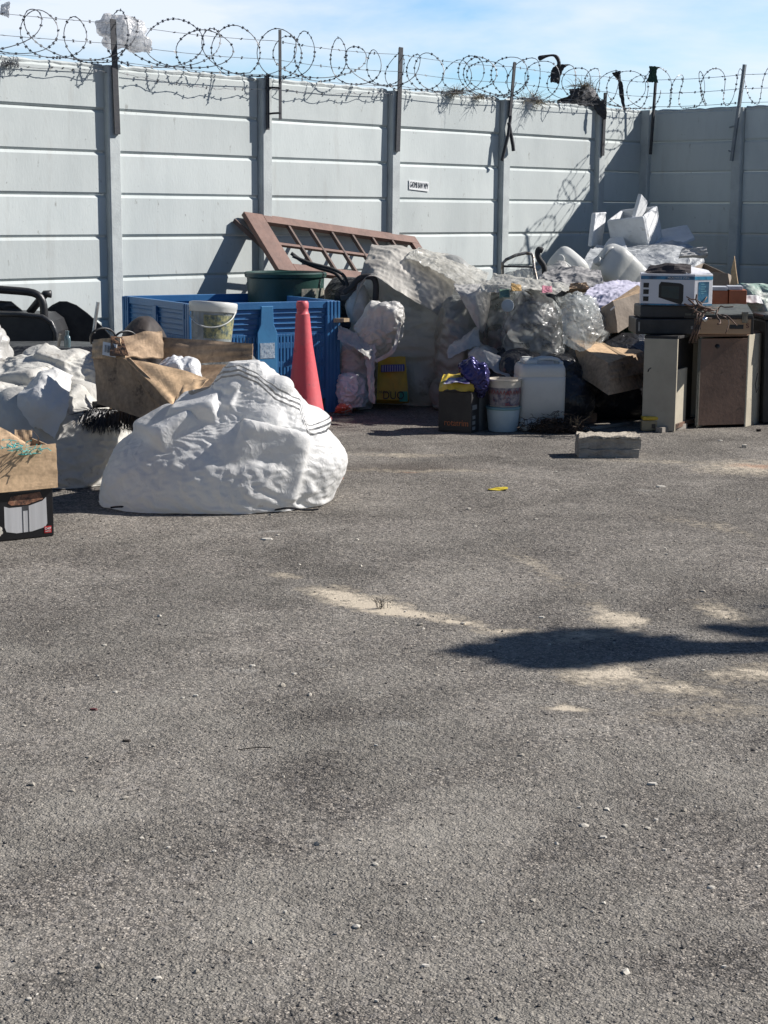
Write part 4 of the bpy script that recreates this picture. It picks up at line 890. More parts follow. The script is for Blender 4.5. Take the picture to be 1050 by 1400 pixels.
mb = MB(); mb.tube(pp([(128, 455), (130, 440), (134, 413)], 10.4), .011, 10); loc2 = loc; q = obj('metal_pole', mb, mat('chrome_tube', (.60, .60, .60), rough=.3, metal=.8, scale=20)); q.location = loc; tag(q, 'bare silver metal pole sticking up from the left heap', 'pole')
mb = MB(); mb.tube(pp([(80, 474), (81, 465), (83, 457)], 9.6), .009, 8); q = obj('wooden_peg', mb, mat('weathered_wood', (.36, .33, .28), rough=.8, scale=30)); q.location = loc; tag(q, 'short pale wooden peg sticking out of the left heap', 'peg')
mb = MB(); mb.lathe([(.018, -.05), (.02, -.01), (.018, .012), (.010, .02), (.010, .034), (.012, .035), (.012, .045)], 14, M=Matrix.Translation(PT(92, 463, 9.6))); q = obj('bottle_neck', mb, mat('blue_grey_glass', (.10, .15, .17), rough=.15, scale=10), smooth=True, ang=40); tag(q, 'small grey blue bottle neck beside the wooden peg', 'bottle')
sack('bin_bag', 'black bag packed behind the crumpled cream bulk bag', 'bag', [(640, -60, 200, .5), (560, -60, 190, .5), (500, -60, 180, .4), (470, -40, 160, .2)], 10.1, BLKBAG, nu=40, nv=24, ex=1.05, seed=77)

# ------------------------------------------------------------ blue pallet crate
CB = mat('blue_crate_plastic', (.035, .16, .36), (.028, .13, .31), rough=.42, scale=3, bump=.12, spots=.30, spot_col=(.08, .16, .28), spot_scale=10)
C0 = GR(462, 563); rz = R(-149); cw, cd, ch = 1.12, 1.2, .78
# local x runs from the near right corner to the near left corner, local y towards the wall
o = empty('plastic_crate', C0, 'big blue plastic pallet crate standing behind the traffic cone', 'crate', rz=R(210))
def crate_side(L_, seed, par, dets=True):
    """outer face at y=0, body towards -y (inside); x 0..L_"""
    mb = MB(); T = .03
    mb.box(0, L_, -T, 0, ch-.05, ch)                    # rim
    mb.box(.0, L_, -.02, -.012, ch-.22, ch-.05)         # recessed band
    for k in range(4): mb.box(.03, L_-.03, -.012, -.002, ch-.08-.036*k, ch-.074-.036*k)
    mb.box(0, L_, -T, 0, .1, .17)
    wpan = (L_-.30)/2
    for k in range(2):
        x0 = .10+k*(wpan+.10)
        n = 16
        for i in range(n):
            a = x0+wpan*i/n; b = x0+wpan*(i+1)/n; s = (b-a)
            mb.box(a, a+s*.62, -.02, -.006, .17, ch-.22)
            for z0, z1 in ((.17, .24), (.33, .37), (.46, .50), (ch-.24, ch-.22)): mb.box(a+s*.62, b, -.02, -.0055, z0, z1)
    for x in (0, L_/2-.05, L_-.1): mb.box(x, x+.10, -T, .006, 0, ch-.10)
    mb.box(L_/2-.035, L_/2+.035, -T, .012, .12, ch-.04)
    return mb
for i, (L_, T_) in enumerate(((cw, Matrix.Rotation(0, 4, 'Z')), (cd, Matrix.Translation((0, -cd, 0)) @ Matrix.Rotation(PI/2, 4, 'Z')), (cw, Matrix.Translation((cw, -cd, 0)) @ Matrix.Rotation(PI, 4, 'Z')), (cd, Matrix.Translation((cw, 0, 0)) @ Matrix.Rotation(-PI/2, 4, 'Z')))):
    mb = crate_side(L_, i, o); mb.v = [tuple(T_ @ Vector(v)) for v in mb.v]; obj('side_wall', mb, CB, o, bevel=.003)
for (x, y) in ((0, 0), (cw, 0), (0, -cd), (cw, -cd)):
    mb = MB(); sx = 1 if x == 0 else -1; sy = -1 if y == 0 else 1
    for k in range(4):
        mb.box(*sorted((x+sx*(-.012+.028*k), x+sx*(.008+.028*k))), *sorted((y-sy*.010, y+sy*.03)), 0, ch-.003)
    for k in range(3):
        mb.box(*sorted((x-sx*.010, x+sx*.02)), *sorted((y+sy*(.0+.04*k), y+sy*(.024+.04*k))), 0, ch-.005)
    obj('corner_post', mb, CB, o, bevel=.004)
mb = MB(); mb.box(.02, cw-.02, -cd+.02, -.02, .10, .125); obj('base', mb, CB, o)
mb = MB(); mb.extr([(cw/2+x, .012, z) for x, z in ((-.075, .05), (.075, .05), (.075, .575), (.05, .63), (.045, .755), (-.045, .755), (-.05, .63), (-.075, .575))], (0, .012, 0)); obj('centre_rib', mb, mat('lighter_blue_plastic', (.06, .24, .46), (.05, .20, .40), rough=.42, scale=4, bump=.08), o, bevel=.004)
mb = MB(); mb.box(cw/2-.055, cw/2+.055, .0245, .026, .40, .505); lab = obj('label', mb, mat('grey_label', (.45, .55, .62), (.25, .36, .48), rough=.6, scale=60, spots=.45, spot_col=(.1, .16, .26), spot_scale=90), o)
# bucket with lid standing on rubbish in front of the crate
o = empty('lidded_bucket', PT(289, 470, 9.5), 'clear plastic bucket with a white lid and wire handle in front of the blue crate', 'bucket'); M = Matrix.Rotation(R(4), 4, 'Y') @ Matrix.Rotation(R(-5), 4, 'X')
o.rotation_euler = (R(-5), R(3), 0)
TRP = mat('clear_tub', (.42, .44, .42), (.30, .33, .32), rough=.25, scale=14, bump=.2, alpha=.75, spots=.4, spot_col=(.14, .16, .13), spot_scale=25)
mb = MB(); mb.lathe([(.108, -.06), (.112, .0), (.124, .18), (.126, .185)], 40); tb_ = obj('tub', mb, TRP, o, smooth=True, ang=35)
mb = MB(); mb.lathe([(.132, .178), (.134, .182), (.136, .20), (.138, .204), (.138, .228), (.134, .234), (.12, .236), (.118, .230), (.0, .230)], 40); obj('lid', mb, WHITEP, o, smooth=True, ang=35)
mb = MB(); mb.tube([(-.13*math.cos(w), -.13*abs(math.sin(w))-.02, .19-.10*math.sin(w)) for w in np.linspace(0, PI, 22)], .004, 6); obj('handle', mb, WHITEP, o, smooth=True)
mb = MB(); mb.lathe([(.1145, .03), (.1262, .16)], 40); mb.f = [f for i, f in enumerate(mb.f[:-2]) if 28 <= i % 40 <= 38]; obj('label', mb, mat('bucket_label', (.35, .33, .16), (.08, .12, .12), rough=.5, scale=40, spots=.4, spot_col=(.6, .6, .55), spot_scale=50), tb_)
# support under bucket
sack('bin_bag', 'dark bag filling the gap between the cardboard box and the blue crate', 'bag', [(640, 200, 380, .3), (580, 200, 380, .4), (520, 210, 360, .35), (487, 230, 345, .25), (478, 250, 325, .15)], 9.5, DKSACK, nu=56, nv=30, ex=1.06, seed=71)

# ------------------------------------------------------------ traffic cone
CONE = mat('faded_red_cone', (.78, .11, .13), (.66, .15, .17), rough=.5, scale=3, bump=.15, spots=.37, spot_col=(.40, .13, .12), spot_scale=12, trans=.12)
b0 = GR(418, 580); o = empty('traffic_cone', b0, 'faded red plastic traffic cone between the white bag and the blue crate', 'traffic cone', rot=(0, R(-1.5), 0))
mb = MB(); mb.lathe([(.135, .03), (.128, .05), (.062, .52), (.046, .72), (.046, .728), (.040, .733), (.036, .760), (.041, .768), (.041, .80), (.034, .812), (.020, .812), (.020, .78)], 36); obj('cone_body', mb, CONE, o, smooth=True, ang=50)
mb = MB(); mb.box(-.17, .17, -.17, .17, 0, .03); obj('base', mb, mat('dirty_cone_base', (.25, .06, .06), rough=.7), o, bevel=.012)
# ------------------------------------------------------------ green tub behind the crate
GT = mat('green_plastic_tub', (.016, .055, .046), (.012, .045, .038), rough=.4, scale=5, bump=.15, spots=.3, spot_col=(.12, .14, .13), spot_scale=12)
o = empty('green_tub', PT(391, 525, 12.6)*1, 'large dark green plastic tub between the blue crate and the window frame', 'tub'); o.location.z = 0; loc = o.location
mb = MB(); mb.lathe([(.24, 0), (.25, .1), (.29, .9), (.305, .91), (.31, .935), (.30, .945), (.285, .93), (.27, .6)], 40); obj('body', mb, GT, o, smooth=True, ang=40)
mb = MB(); mb.lathe([(.2905, .70), (.297, .83)], 40); mb.f = [f for i, f in enumerate(mb.f[:-2]) if 33 <= i % 40 <= 38]; obj('tan_patch', mb, mat('mottled_tan', (.30, .27, .22), (.1, .12, .1), rough=.7, scale=16), o)  # tan and green mottled patch on the right front of the tub

# ------------------------------------------------------------ leaning wooden window frame
WD = mat('red_brown_wood', (.175, .095, .072), (.12, .065, .05), rough=.65, scale=5, bump=.35, bscale=30, spots=.33, spot_col=(.30, .22, .18), spot_scale=14, aniso=(1, 1, 1))
WDK = mat('dark_wood_bar', (.13, .085, .07), (.08, .055, .045), rough=.7, scale=6, bump=.3)
P0 = WP(1.20, .03, 1.375); ax = (WP(3.22, .03, 1.17)-P0).normalized(); Lf = 2.02
dn = (WN*.43+Vector((0, 0, -.43))); dn = (dn-ax*dn.dot(ax)).normalized(); wf = .62; nn = ax.cross(dn).normalized()
o = empty('window_frame', P0, 'brown wooden glazed door frame without glass leaning sideways on the sunlit wall', 'window frame')
def fb(nm, s0, s1, t0, t1, th, m=WD, off=0):
    mb = MB(); P = []
    for k in (-th/2+off, th/2+off):
        for t in (t0, t1):
            for s in (s0, s1): P.append(ax*s+dn*t+nn*k)
    mb.add(P, [(0,2,3,1),(4,5,7,6),(0,1,5,4),(2,6,7,3),(0,4,6,2),(1,3,7,5)]); return obj(nm, mb, m, o, bevel=.004)
fb('kick_panel', 0, .20, 0, wf, .04); fb('top_rail', .2, Lf, 0, .085, .04); fb('bottom_rail', .2, Lf, wf-.085, wf, .04); fb('end_rail', Lf-.10, Lf, .085, wf-.085, .038)
fb('glazing_bar', .2, Lf-.1, wf/2-.014, wf/2+.014, .026, WD, .002)
for k in range(1, 7): s = .2+(Lf-.3)*k/7; fb('glazing_bar', s-.013, s+.013, .085, wf-.085, .03, WDK)
for s in (.04, .1): pass
o2 = empty('timber_batten', P0+ax*.05-WN*.0, 'second brown timber rail behind the leaning window frame', 'timber'); mb = MB(); q0 = WP(1.12, .02, 1.32)-o2.location; mb.tube([q0, WP(1.55, .42, .78)-o2.location], .022, 4); obj('rail', mb, WDK, o2)

# ------------------------------------------------------------ black junk between tub and big sack
sack('bin_bag', 'black bin bag wedged between the green tub and the big grey sack', 'bag', [(560, 440, 510, .25), (470, 435, 515, .28), (420, 440, 515, .26), (395, 445, 510, .18), (380, 455, 500, .08)], 12.9, BLKBAG, nu=48, nv=28, ex=1.07, seed=51)
def hose(name, label, cat, pts, Y, r, m=RUBBER, n=8):
    P = [PT(p[0], p[1], p[2] if len(p) > 2 else Y) for p in pts]; k = len(P)
    Q = [Vector(smooth_interp(t, np.linspace(0, 1, k), [np.array(p) for p in P])) for t in np.linspace(0, 1, 8*k)]; l = Q[0].copy()
    mb = MB(); mb.tube([q-l for q in Q], r, n); q = obj(name, mb, m, smooth=True); q.location = l; return tag(q, label, cat)
hose('black_pipe', 'bent black pipe crossing in front of the glazing bars', 'pipe', [(398, 346), (415, 358), (435, 366), (455, 372), (463, 378), (472, 390)], 12.5, .014)
hose('black_pipe', 'loose black trim curling below the window frame', 'pipe', [(400, 350), (425, 360), (455, 368), (470, 377), (476, 392)], 12.3, .012)
hose('car_trim', 'curved black rubber trim looped at the left of the big grey sack', 'trim', [(470, 400), (480, 393), (490, 382), (500, 378), (510, 380), (514, 390), (513, 415)], 12.05, .022)
hose('thick_hose', 'thick grey black hose end beside the blue crate', 'hose', [(466, 408), (475, 406), (484, 398), (488, 388)], 12.1, .022, m=mat('grey_hose', (.08, .08, .08), rough=.6))
sack('grocery_bag', 'small pale bag tucked under the thick hose', 'bag', [(440, 478, 502, .08), (420, 472, 505, .1), (400, 476, 502, .08), (390, 484, 498, .03)], 12.15, TARPL, nu=36, nv=20, ex=1.12, seed=52)

# ------------------------------------------------------------ the big grey sack and what lies on it
sack('grey_sack', 'tallest dirty grey tarpaulin sack in the middle of the rubbish', 'sack',
     [(556, 490, 665, .35), (530, 480, 672, .45), (490, 478, 676, .50), (450, 474, 676, .48), (415, 480, 672, .42), (390, 490, 662, .36), (370, 496, 632, .28), (352, 498, 585, .2), (340, 503, 560, .13), (333, 512, 545, .05)],
     12.55, TARP, nu=150, nv=90, exu=1.06, exv=1.11, seed=61, lump=.04, fold=.012, ffreq=6, dr=dict(nbox=30))
sheet('tarpaulin', 'brown stained tarpaulin flap draped over the shoulder of the tallest sack', 'tarpaulin',
      [[PT(478, 440, 12.0), PT(500, 378, 12.02), PT(545, 398, 11.98), PT(600, 432, 11.98)], [PT(490, 385, 12.05), PT(520, 365, 12.1), PT(560, 384, 12.1), PT(612, 412, 12.05)], [PT(500, 355, 12.2), PT(532, 345, 12.25), PT(575, 362, 12.25), PT(625, 388, 12.2)], [PT(508, 335, 12.5), PT(545, 336, 12.55), PT(592, 352, 12.5), PT(640, 374, 12.45)]],
      mat('brown_tarp', (.55, .53, .48), (.45, .42, .37), trans=.25, rough=.5, scale=3, bump=.5, crease=.7, cscale=9, spots=.36, spot_col=(.20, .18, .15), spot_scale=5, bdist=.009), n=(70, 46), ex=1.06, keep=.03, seed=62, skipk=3, rag=.3)
sheet('plastic_sheet', 'bright crumpled clear plastic sheet along the top right of the tallest sack', 'plastic sheet',
      [[PT(556, 350, 12.2), PT(600, 372, 12.1), PT(652, 402, 11.9)], [PT(565, 342, 12.35), PT(610, 358, 12.3), PT(662, 388, 12.1)], [PT(572, 338, 12.6), PT(618, 352, 12.6), PT(668, 374, 12.4)]], CLEAR2, n=(60, 22), ex=1.22, keep=.02, seed=63, rag=.5, th=.002)
sack('tied_bag', 'small pale crumpled bag with a hanging knotted end at the foot of the tallest sack', 'bag',
     [(478, 500, 528, .06), (465, 492, 540, .12), (450, 488, 548, .15), (435, 490, 552, .15), (420, 502, 554, .13), (410, 512, 552, .09), (404, 522, 546, .04)], 11.75, TARPL, nu=90, nv=54, exu=1.10, exv=1.14, seed=64, lump=.08, dr=dict(steps=50, g=.0008, crinkle=.014))
sheet('rag_strip', 'stringy pale rag hanging down below the small crumpled bag', 'rag', [[PT(505, 548, 11.45), PT(513, 552, 11.45)], [PT(502, 510, 11.5), PT(512, 508, 11.5)], [PT(498, 475, 11.6), PT(514, 470, 11.6)]], TARPL, n=(12, 34), ex=1.25, seed=65, rag=.5)
sheet('strap', 'pale strap loop hanging from the small crumpled bag', 'strap', [[PT(512, 492, 11.5), PT(515, 496, 11.5)], [PT(536, 476, 11.5), PT(540, 480, 11.5)], [PT(545, 440, 11.55), PT(549, 441, 11.55)]], TARPL, n=(6, 30), ex=1.08, seed=66)
sack('white_bag', 'pale bag leaning beside the blue crate corner, lower left of the tallest sack', 'bag', [(548, 470, 508, .15), (520, 462, 512, .24), (490, 460, 512, .25), (465, 460, 508, .22), (450, 462, 498, .14), (444, 466, 486, .05)], 11.95, TARPL, nu=84, nv=54, exu=1.06, exv=1.12, seed=67, lump=.05, dr=dict(steps=50, g=.001))
sheet('torn_bag', 'twisted sunlit bag neck lying across the pale leaning bag', 'bag', [[PT(462, 462, 11.6), PT(486, 475, 11.55), PT(506, 492, 11.5)], [PT(462, 446, 11.7), PT(488, 458, 11.65), PT(510, 474, 11.6)]], TARPL, n=(34, 14), ex=1.22, seed=68, rag=.4)
sack('plastic_bag', 'crumpled white carrier bag on the ground by the blue crate corner', 'plastic bag', [(548, 462, 500, .1), (530, 461, 503, .13), (515, 462, 496, .11), (505, 466, 486, .05)], 11.7, WHITEFILM, nu=70, nv=40, exu=1.12, exv=1.18, seed=69, lump=.08, dr=dict(steps=45, g=.0006, crinkle=.016))
mb = MB(); mb.slab(PT(458, 441, 11.7)-PT(466, 440, 11.7), PT(474, 440, 11.6)-PT(466, 440, 11.7), PT(474, 435, 11.6)-PT(466, 440, 11.7), PT(458, 435, 11.7)-PT(466, 440, 11.7), .05, n=2); q = obj('timber_offcut', mb, mat('pale_pine', (.50, .38, .24), rough=.8, scale=20)); q.location = PT(466, 440, 11.7); tag(q, 'small pale timber offcut above the twisted bag neck', 'wood')

# dog food style paper sack, yellow
o = empty('feed_sack', GR(536, 551), 'yellow printed feed sack with a blue strip standing at the foot of the tallest sack', 'bag'); loc = o.location
YF = mat('yellow_paper', (.50, .36, .04), (.40, .29, .04), rough=.55, scale=6, bump=.7, crease=.7, cscale=8, spots=.32, spot_col=(.2, .15, .05), spot_scale=12)
mb = MB(); mb.slab(PT(515, 549, 11.85)-loc, PT(559, 549, 11.85)-loc, PT(554, 490, 12.0)-loc, PT(517, 492, 12.0)-loc, .07, n=14, warp=.008, bulge=.0, seed=4, m=16); obj('bag_body', mb, YF, o, smooth=True, ang=50)
FX = (PT(559, 549, 11.81)-PT(515, 549, 11.81)).normalized(); FY = (PT(517, 492, 11.96)-PT(515, 549, 11.81)).normalized()
def fbp(x, y, e=0): return PT(x, y, 11.81+(549-y)*.0026-.02-e)-loc
mb = MB(); mb.add([fbp(521, 509), fbp(553, 507), fbp(553, 498), fbp(521, 499)], [(0, 1, 2, 3)]); bs = obj('blue_strip', mb, mat('blue_print', (.06, .07, .28), rough=.5, scale=30), o)
mb = MB()
for i in range(9): x = 523+3.3*i; mb.add([fbp(x, 508, .004), fbp(x+1.2, 508, .004), fbp(x+1.2, 499.5, .004), fbp(x, 499.5, .004)], [(0, 1, 2, 3)])
obj('strip_lettering', mb, mat('pale_print', (.40, .42, .55), rough=.5), bs)
mb = MB(); mb.add([fbp(546, 549), fbp(557.5, 549), fbp(557, 535), fbp(546, 535)], [(0, 1, 2, 3)]); obj('green_patch', mb, mat('green_print', (.03, .22, .14), rough=.5, scale=20), o)
INKB = mat('black_print', (.03, .025, .02), rough=.6)
text('lettering', 'DUO', .085, INKB, o, frameM(fbp(538, 541, .006), FX, FY), sx=.8)
text('lettering', 'CHUNKS', .03, INKB, o, frameM(fbp(524, 536, .006), FX, FY), sx=.8)
mb = MB(); 
sheet('snack_wrapper', 'small red and white crumpled wrapper on the ground at the blue crate corner', 'wrapper', [[GR(456, 566, .01), GR(482, 565, .01)], [GR(458, 558, .06), GR(481, 557, .07)], [GR(464, 552, .09), GR(476, 551, .09)]], mat('red_white_foil', (.55, .12, .07), (.72, .72, .72), rough=.3, scale=16, bump=.8, crease=1, cscale=30, mixlo=.48, mixhi=.52), n=(18, 14), ex=1.3, seed=44, rag=.3)
# ------------------------------------------------------------ right part of the heap
RS = 'sacks heaped in the right part of the rubbish'
sack('dark_sack', 'tall dark grey sack with an open crumpled mouth right of the tallest sack', 'sack',
     [(575, 600, 675, .25), (540, 596, 684, .32), (480, 595, 682, .34), (440, 597, 676, .32), (412, 600, 664, .26), (398, 606, 655, .2), (390, 612, 648, .13), (385, 618, 640, .05)],
     11.95, mat('grey_green_sack', (.34, .35, .33), (.24, .25, .235), trans=.25, rough=.4, scale=3, bump=.55, crease=.7, cscale=10, spots=.38, spot_col=(.10, .105, .10), spot_scale=6, bdist=.009), group=RS, nu=100, nv=64, exu=1.06, exv=1.11, seed=81, lump=.04, dr=dict(steps=55))
sheet('torn_bag', 'pale torn plastic hanging over the neck of the tall dark grey sack', 'plastic sheet', [[PT(648, 440, 11.55), PT(660, 455, 11.55), PT(668, 425, 11.6)], [PT(625, 398, 11.65), PT(650, 408, 11.55), PT(672, 400, 11.65)], [PT(620, 388, 11.9), PT(646, 388, 11.8), PT(680, 384, 11.95)]], TARPL, n=(30, 30), ex=1.18, seed=82, rag=.5)
for lb, rows, Y, sd, inn in (
    ('clear plastic bag full of dark rubbish, left of the row of clear bags', [(530, 660, 712, .18), (500, 655, 718, .25), (460, 652, 720, .28), (420, 655, 720, .27), (398, 660, 712, .20), (386, 670, 704, .12), (376, 680, 696, .05)], 11.85, 91, MIXED),
    ('clear plastic bag with a pale round lid showing, middle of the row of clear bags', [(530, 700, 755, .2), (500, 688, 768, .27), (460, 686, 774, .30), (425, 690, 770, .28), (402, 700, 760, .2), (390, 712, 748, .12), (380, 722, 738, .05)], 11.45, 92, MIXED2),
    ('clear plastic bag knotted and torn at its right side, rightmost of its row', [(500, 765, 800, .15), (478, 756, 820, .22), (450, 758, 828, .25), (425, 764, 826, .24), (404, 772, 815, .16), (394, 780, 800, .10), (386, 785, 794, .05)], 11.55, 93, MIXED3)):
    q = sack('clear_bag', lb, 'plastic bag', rows, Y, CLEAR, group='clear bags of rubbish standing in a row', nu=96, nv=60, exu=1.08, exv=1.12, seed=sd, lump=.06, subd=1, dr=dict(steps=50, g=.0012, crinkle=.016, nbox=26))
    rows2 = [(y, xl+3, xr-3, d*.88) for y, xl, xr, d in rows]
    sack('contents', None, None, rows2, Y+.02, inn, parent=q, nu=64, nv=40, exu=1.05, exv=1.08, seed=sd, lump=.06, inner=.93, dr=dict(steps=35, g=.0012, crinkle=.012, nbox=26))
# pale crumpled plastic heaped over the bag tops
sheet('plastic_sheet', 'cream and clear plastic heaped over the tops of the clear bags', 'plastic sheet',
      [[PT(655, 396, 11.5), PT(690, 399, 11.4), PT(735, 396, 11.3), PT(760, 402, 11.25)], [PT(662, 386, 11.65), PT(700, 384, 11.55), PT(740, 388, 11.5), PT(776, 398, 11.4)], [PT(678, 376, 12.0), PT(705, 378, 12.0), PT(742, 382, 11.9), PT(778, 388, 11.8)]], CLEAR2, n=(64, 26), ex=1.26, keep=.02, seed=95, rag=.5, th=.002)
sheet('plastic_sheet', 'clear glossy plastic sheet bunched over the right clear bag', 'plastic sheet',
      [[PT(770, 470, 11.15), PT(800, 478, 11.1), PT(826, 452, 11.2)], [PT(768, 430, 11.2), PT(792, 436, 11.15), PT(822, 432, 11.2)], [PT(758, 405, 11.4), PT(785, 402, 11.35), PT(815, 408, 11.4)]], CLEAR, n=(34, 40), ex=1.2, keep=.02, seed=96, rag=.5, th=.002)
mb = MB(); mb.lathe([(.038, 0), (.042, .004), (.040, .012), (.0, .014)], 20, M=frameM(PT(694, 418, 11.08), (1, 0, .1), (0, .2, 1))); tag(obj('jar_lid', mb, mat('grey_lid', (.42, .47, .50), rough=.5), smooth=True, ang=40), 'round pale grey jar lid against the middle clear bag', 'lid')
rnd = random.Random(2)
for i, (x, y, c_, lb) in enumerate(((706, 395, (.5, .32, .12), 'crushed tan paper cup among the bag tops'), (748, 396, (.6, .25, .3), 'crushed pink packet on the bag tops'), (690, 402, (.2, .3, .2), 'crushed green packet on the bag tops'))):
    sheet('crushed_packet', lb, 'packet', [[PT(x-7, y+4, 11.2), PT(x+7, y+3, 11.2)], [PT(x-7, y-6, 11.3), PT(x+6, y-5, 11.3)]], mat('packet_%d' % i, c_, rough=.35, scale=20, bump=.6, crease=.8, cscale=25), n=(12, 10), ex=1.3, seed=i+3)
# fill under / between
sack('bin_bag', 'black bin bag on the ground behind the white jerrycan', 'bag', [(582, 660, 800, .3), (550, 655, 812, .38), (510, 655, 815, .38), (480, 665, 810, .3), (465, 690, 790, .15)], 11.35, BLKBAG, nu=90, nv=48, exu=1.07, exv=1.1, seed=101, lump=.06, dr=dict(steps=40))
sack('bin_bag', 'black bin bag on the ground under the tilted cardboard box', 'bag', [(582, 780, 880, .3), (545, 775, 900, .4), (500, 780, 900, .42), (470, 800, 890, .3), (455, 830, 880, .1)], 11.6, BLKBAG, nu=64, nv=34, ex=1.08, seed=102)
sack('dark_sack', 'dark sack filling the ground behind the tall dark grey sack', 'sack', [(560, 560, 700, .4), (500, 560, 720, .5), (440, 570, 740, .5), (400, 600, 740, .4), (385, 640, 720, .2)], 12.9, DKSACK, group=RS, nu=60, nv=34, ex=1.06, seed=103)
sack('dark_sack', 'dark stained sack behind the clear bags under the white jugs', 'sack', [(550, 690, 900, .5), (480, 690, 910, .6), (420, 700, 900, .6), (390, 720, 890, .5), (378, 740, 870, .25)], 13.3, DKSACK, group=RS, nu=84, nv=44, exu=1.07, exv=1.1, seed=104, dr=dict(steps=40))
sack('dark_sack', 'grey sack at the back under the polystyrene cooler', 'sack', [(520, 780, 980, .6), (440, 780, 990, .7), (390, 790, 985, .6), (360, 800, 975, .45), (345, 830, 950, .2)], 15.1, TARP, group=RS, nu=90, nv=50, exu=1.07, exv=1.1, seed=105, dr=dict(steps=40))
sack('dark_sack', 'dark sack standing behind the two cabinets', 'sack', [(560, 860, 1080, .4), (500, 860, 1090, .5), (440, 870, 1090, .5), (405, 900, 1080, .4), (392, 930, 1060, .2)], 12.6, DKSACK, group=RS, nu=64, nv=36, ex=1.07, seed=106)
sheet('tarpaulin', 'grey crumpled tarpaulin spread at the back below the foam sheets', 'tarpaulin',
      [[PT(790, 385, 14.4), PT(840, 392, 14.2), PT(900, 395, 14.2), PT(965, 392, 14.3)], [PT(800, 352, 14.9), PT(860, 352, 14.8), PT(920, 350, 14.8), PT(962, 352, 14.9)], [PT(815, 335, 15.5), PT(860, 338, 15.5), PT(915, 330, 15.5), PT(955, 338, 15.6)]],
      mat('pale_blue_grey_tarp', (.46, .48, .49), (.34, .36, .37), rough=.6, scale=5, bump=.8, crease=1, cscale=6, bdist=.012), n=(70, 36), ex=1.10, seed=107)
# cloths
sheet('grey_cloth', 'twisted dirty grey cloth above the navy purple foil bag', 'cloth', [[PT(648, 500, 11.15), PT(668, 505, 11.1), PT(700, 518, 11.0), PT(710, 512, 11.1)], [PT(640, 482, 11.3), PT(662, 480, 11.2), PT(690, 496, 11.15), PT(712, 504, 11.2)], [PT(650, 468, 11.5), PT(668, 472, 11.45), PT(695, 488, 11.4), PT(714, 500, 11.4)]], TARPL, n=(40, 24), ex=1.22, seed=111, rag=.3)
sheet('pale_cloth', 'pale cream cloth bundle lit by the sun above the yellow print bag', 'cloth', [[PT(612, 488, 11.3), PT(635, 480, 11.3), PT(656, 470, 11.35)], [PT(612, 476, 11.4), PT(635, 464, 11.4), PT(655, 452, 11.5)], [PT(620, 470, 11.6), PT(640, 456, 11.6), PT(652, 448, 11.65)]], TARPL, n=(30, 22), ex=1.25, seed=112)
sheet('striped_cloth', 'dark grey striped cloth bundle lying left of the white jugs', 'cloth', [[PT(735, 392, 12.6), PT(775, 395, 12.5), PT(825, 388, 12.5)], [PT(740, 376, 12.8), PT(775, 378, 12.7), PT(822, 374, 12.8)], [PT(755, 368, 13.1), PT(790, 364, 13.1), PT(818, 370, 13.1)]], mat('grey_striped_cloth', (.20, .20, .20), (.38, .37, .36), rough=.85, scale=22, bump=.8, crease=.7, cscale=10, aniso=(.3, 1, 2.5)), n=(50, 24), ex=1.25, seed=113)
sheet('lilac_sheet', 'pale lilac bed sheet crumpled left of the boxed oven', 'sheet', [[PT(796, 425, 11.9), PT(835, 420, 11.85), PT(882, 408, 11.9)], [PT(800, 402, 12.2), PT(840, 398, 12.1), PT(884, 396, 12.15)], [PT(820, 386, 12.6), PT(845, 386, 12.6), PT(884, 388, 12.6)]], mat('lilac_fabric', (.56, .55, .66), (.50, .49, .60), rough=.85, scale=4, bump=.7, crease=.7, cscale=8), n=(56, 30), ex=1.16, seed=114, rag=.2)
sack('grey_bag', 'pale grey plastic bag just left of the two white jugs', 'bag', [(400, 720, 770, .15), (385, 722, 780, .2), (372, 735, 782, .17), (362, 755, 776, .1), (357, 762, 772, .04)], 13.4, TARPL, nu=48, nv=26, ex=1.14, seed=115)
# metal chair frame
o = empty('chair_frame', PT(712, 390, 12.5), 'bare bent metal chair frame poking out above the clear bags', 'chair'); l = o.location
P = [PT(x, y, Y)-l for x, y, Y in ((687, 382, 12.5), (687, 360, 12.5), (692, 355, 12.5), (705, 349, 12.52), (718, 346, 12.55), (727, 347, 12.55), (729, 352, 12.55), (730, 366, 12.5), (735, 390, 12.2))]
mb = MB(); mb.tube(P, .012, 8); obj('hoop', mb, mat('worn_metal_tube', (.34, .33, .31), (.16, .13, .10), rough=.4, metal=.6, scale=30), o, smooth=True)
mb = MB(); mb.tube([PT(687, 364, 12.5)-l, PT(729, 365, 12.5)-l], .008, 6); obj('crossbar', mb, STEEL, o)
sheet('mesh_cloth', 'torn see-through mesh cloth hanging in the metal chair frame', 'cloth', [[PT(690, 380, 12.48), PT(728, 384, 12.45)], [PT(692, 372, 12.5), PT(727, 366, 12.5)]], CLEAR2, n=(26, 16), ex=1.2, seed=116, rag=.5)
hose('black_hook', 'curved black rubber hook standing up right of the metal chair frame', 'hook', [(744, 382), (744, 365), (737, 354), (735, 346), (737, 341), (742, 343)], 12.9, .022)
FOAMG = mat('grey_white_card', (.5, .5, .49), (.4, .4, .39), rough=.8, scale=9, spots=.38, spot_scale=14)
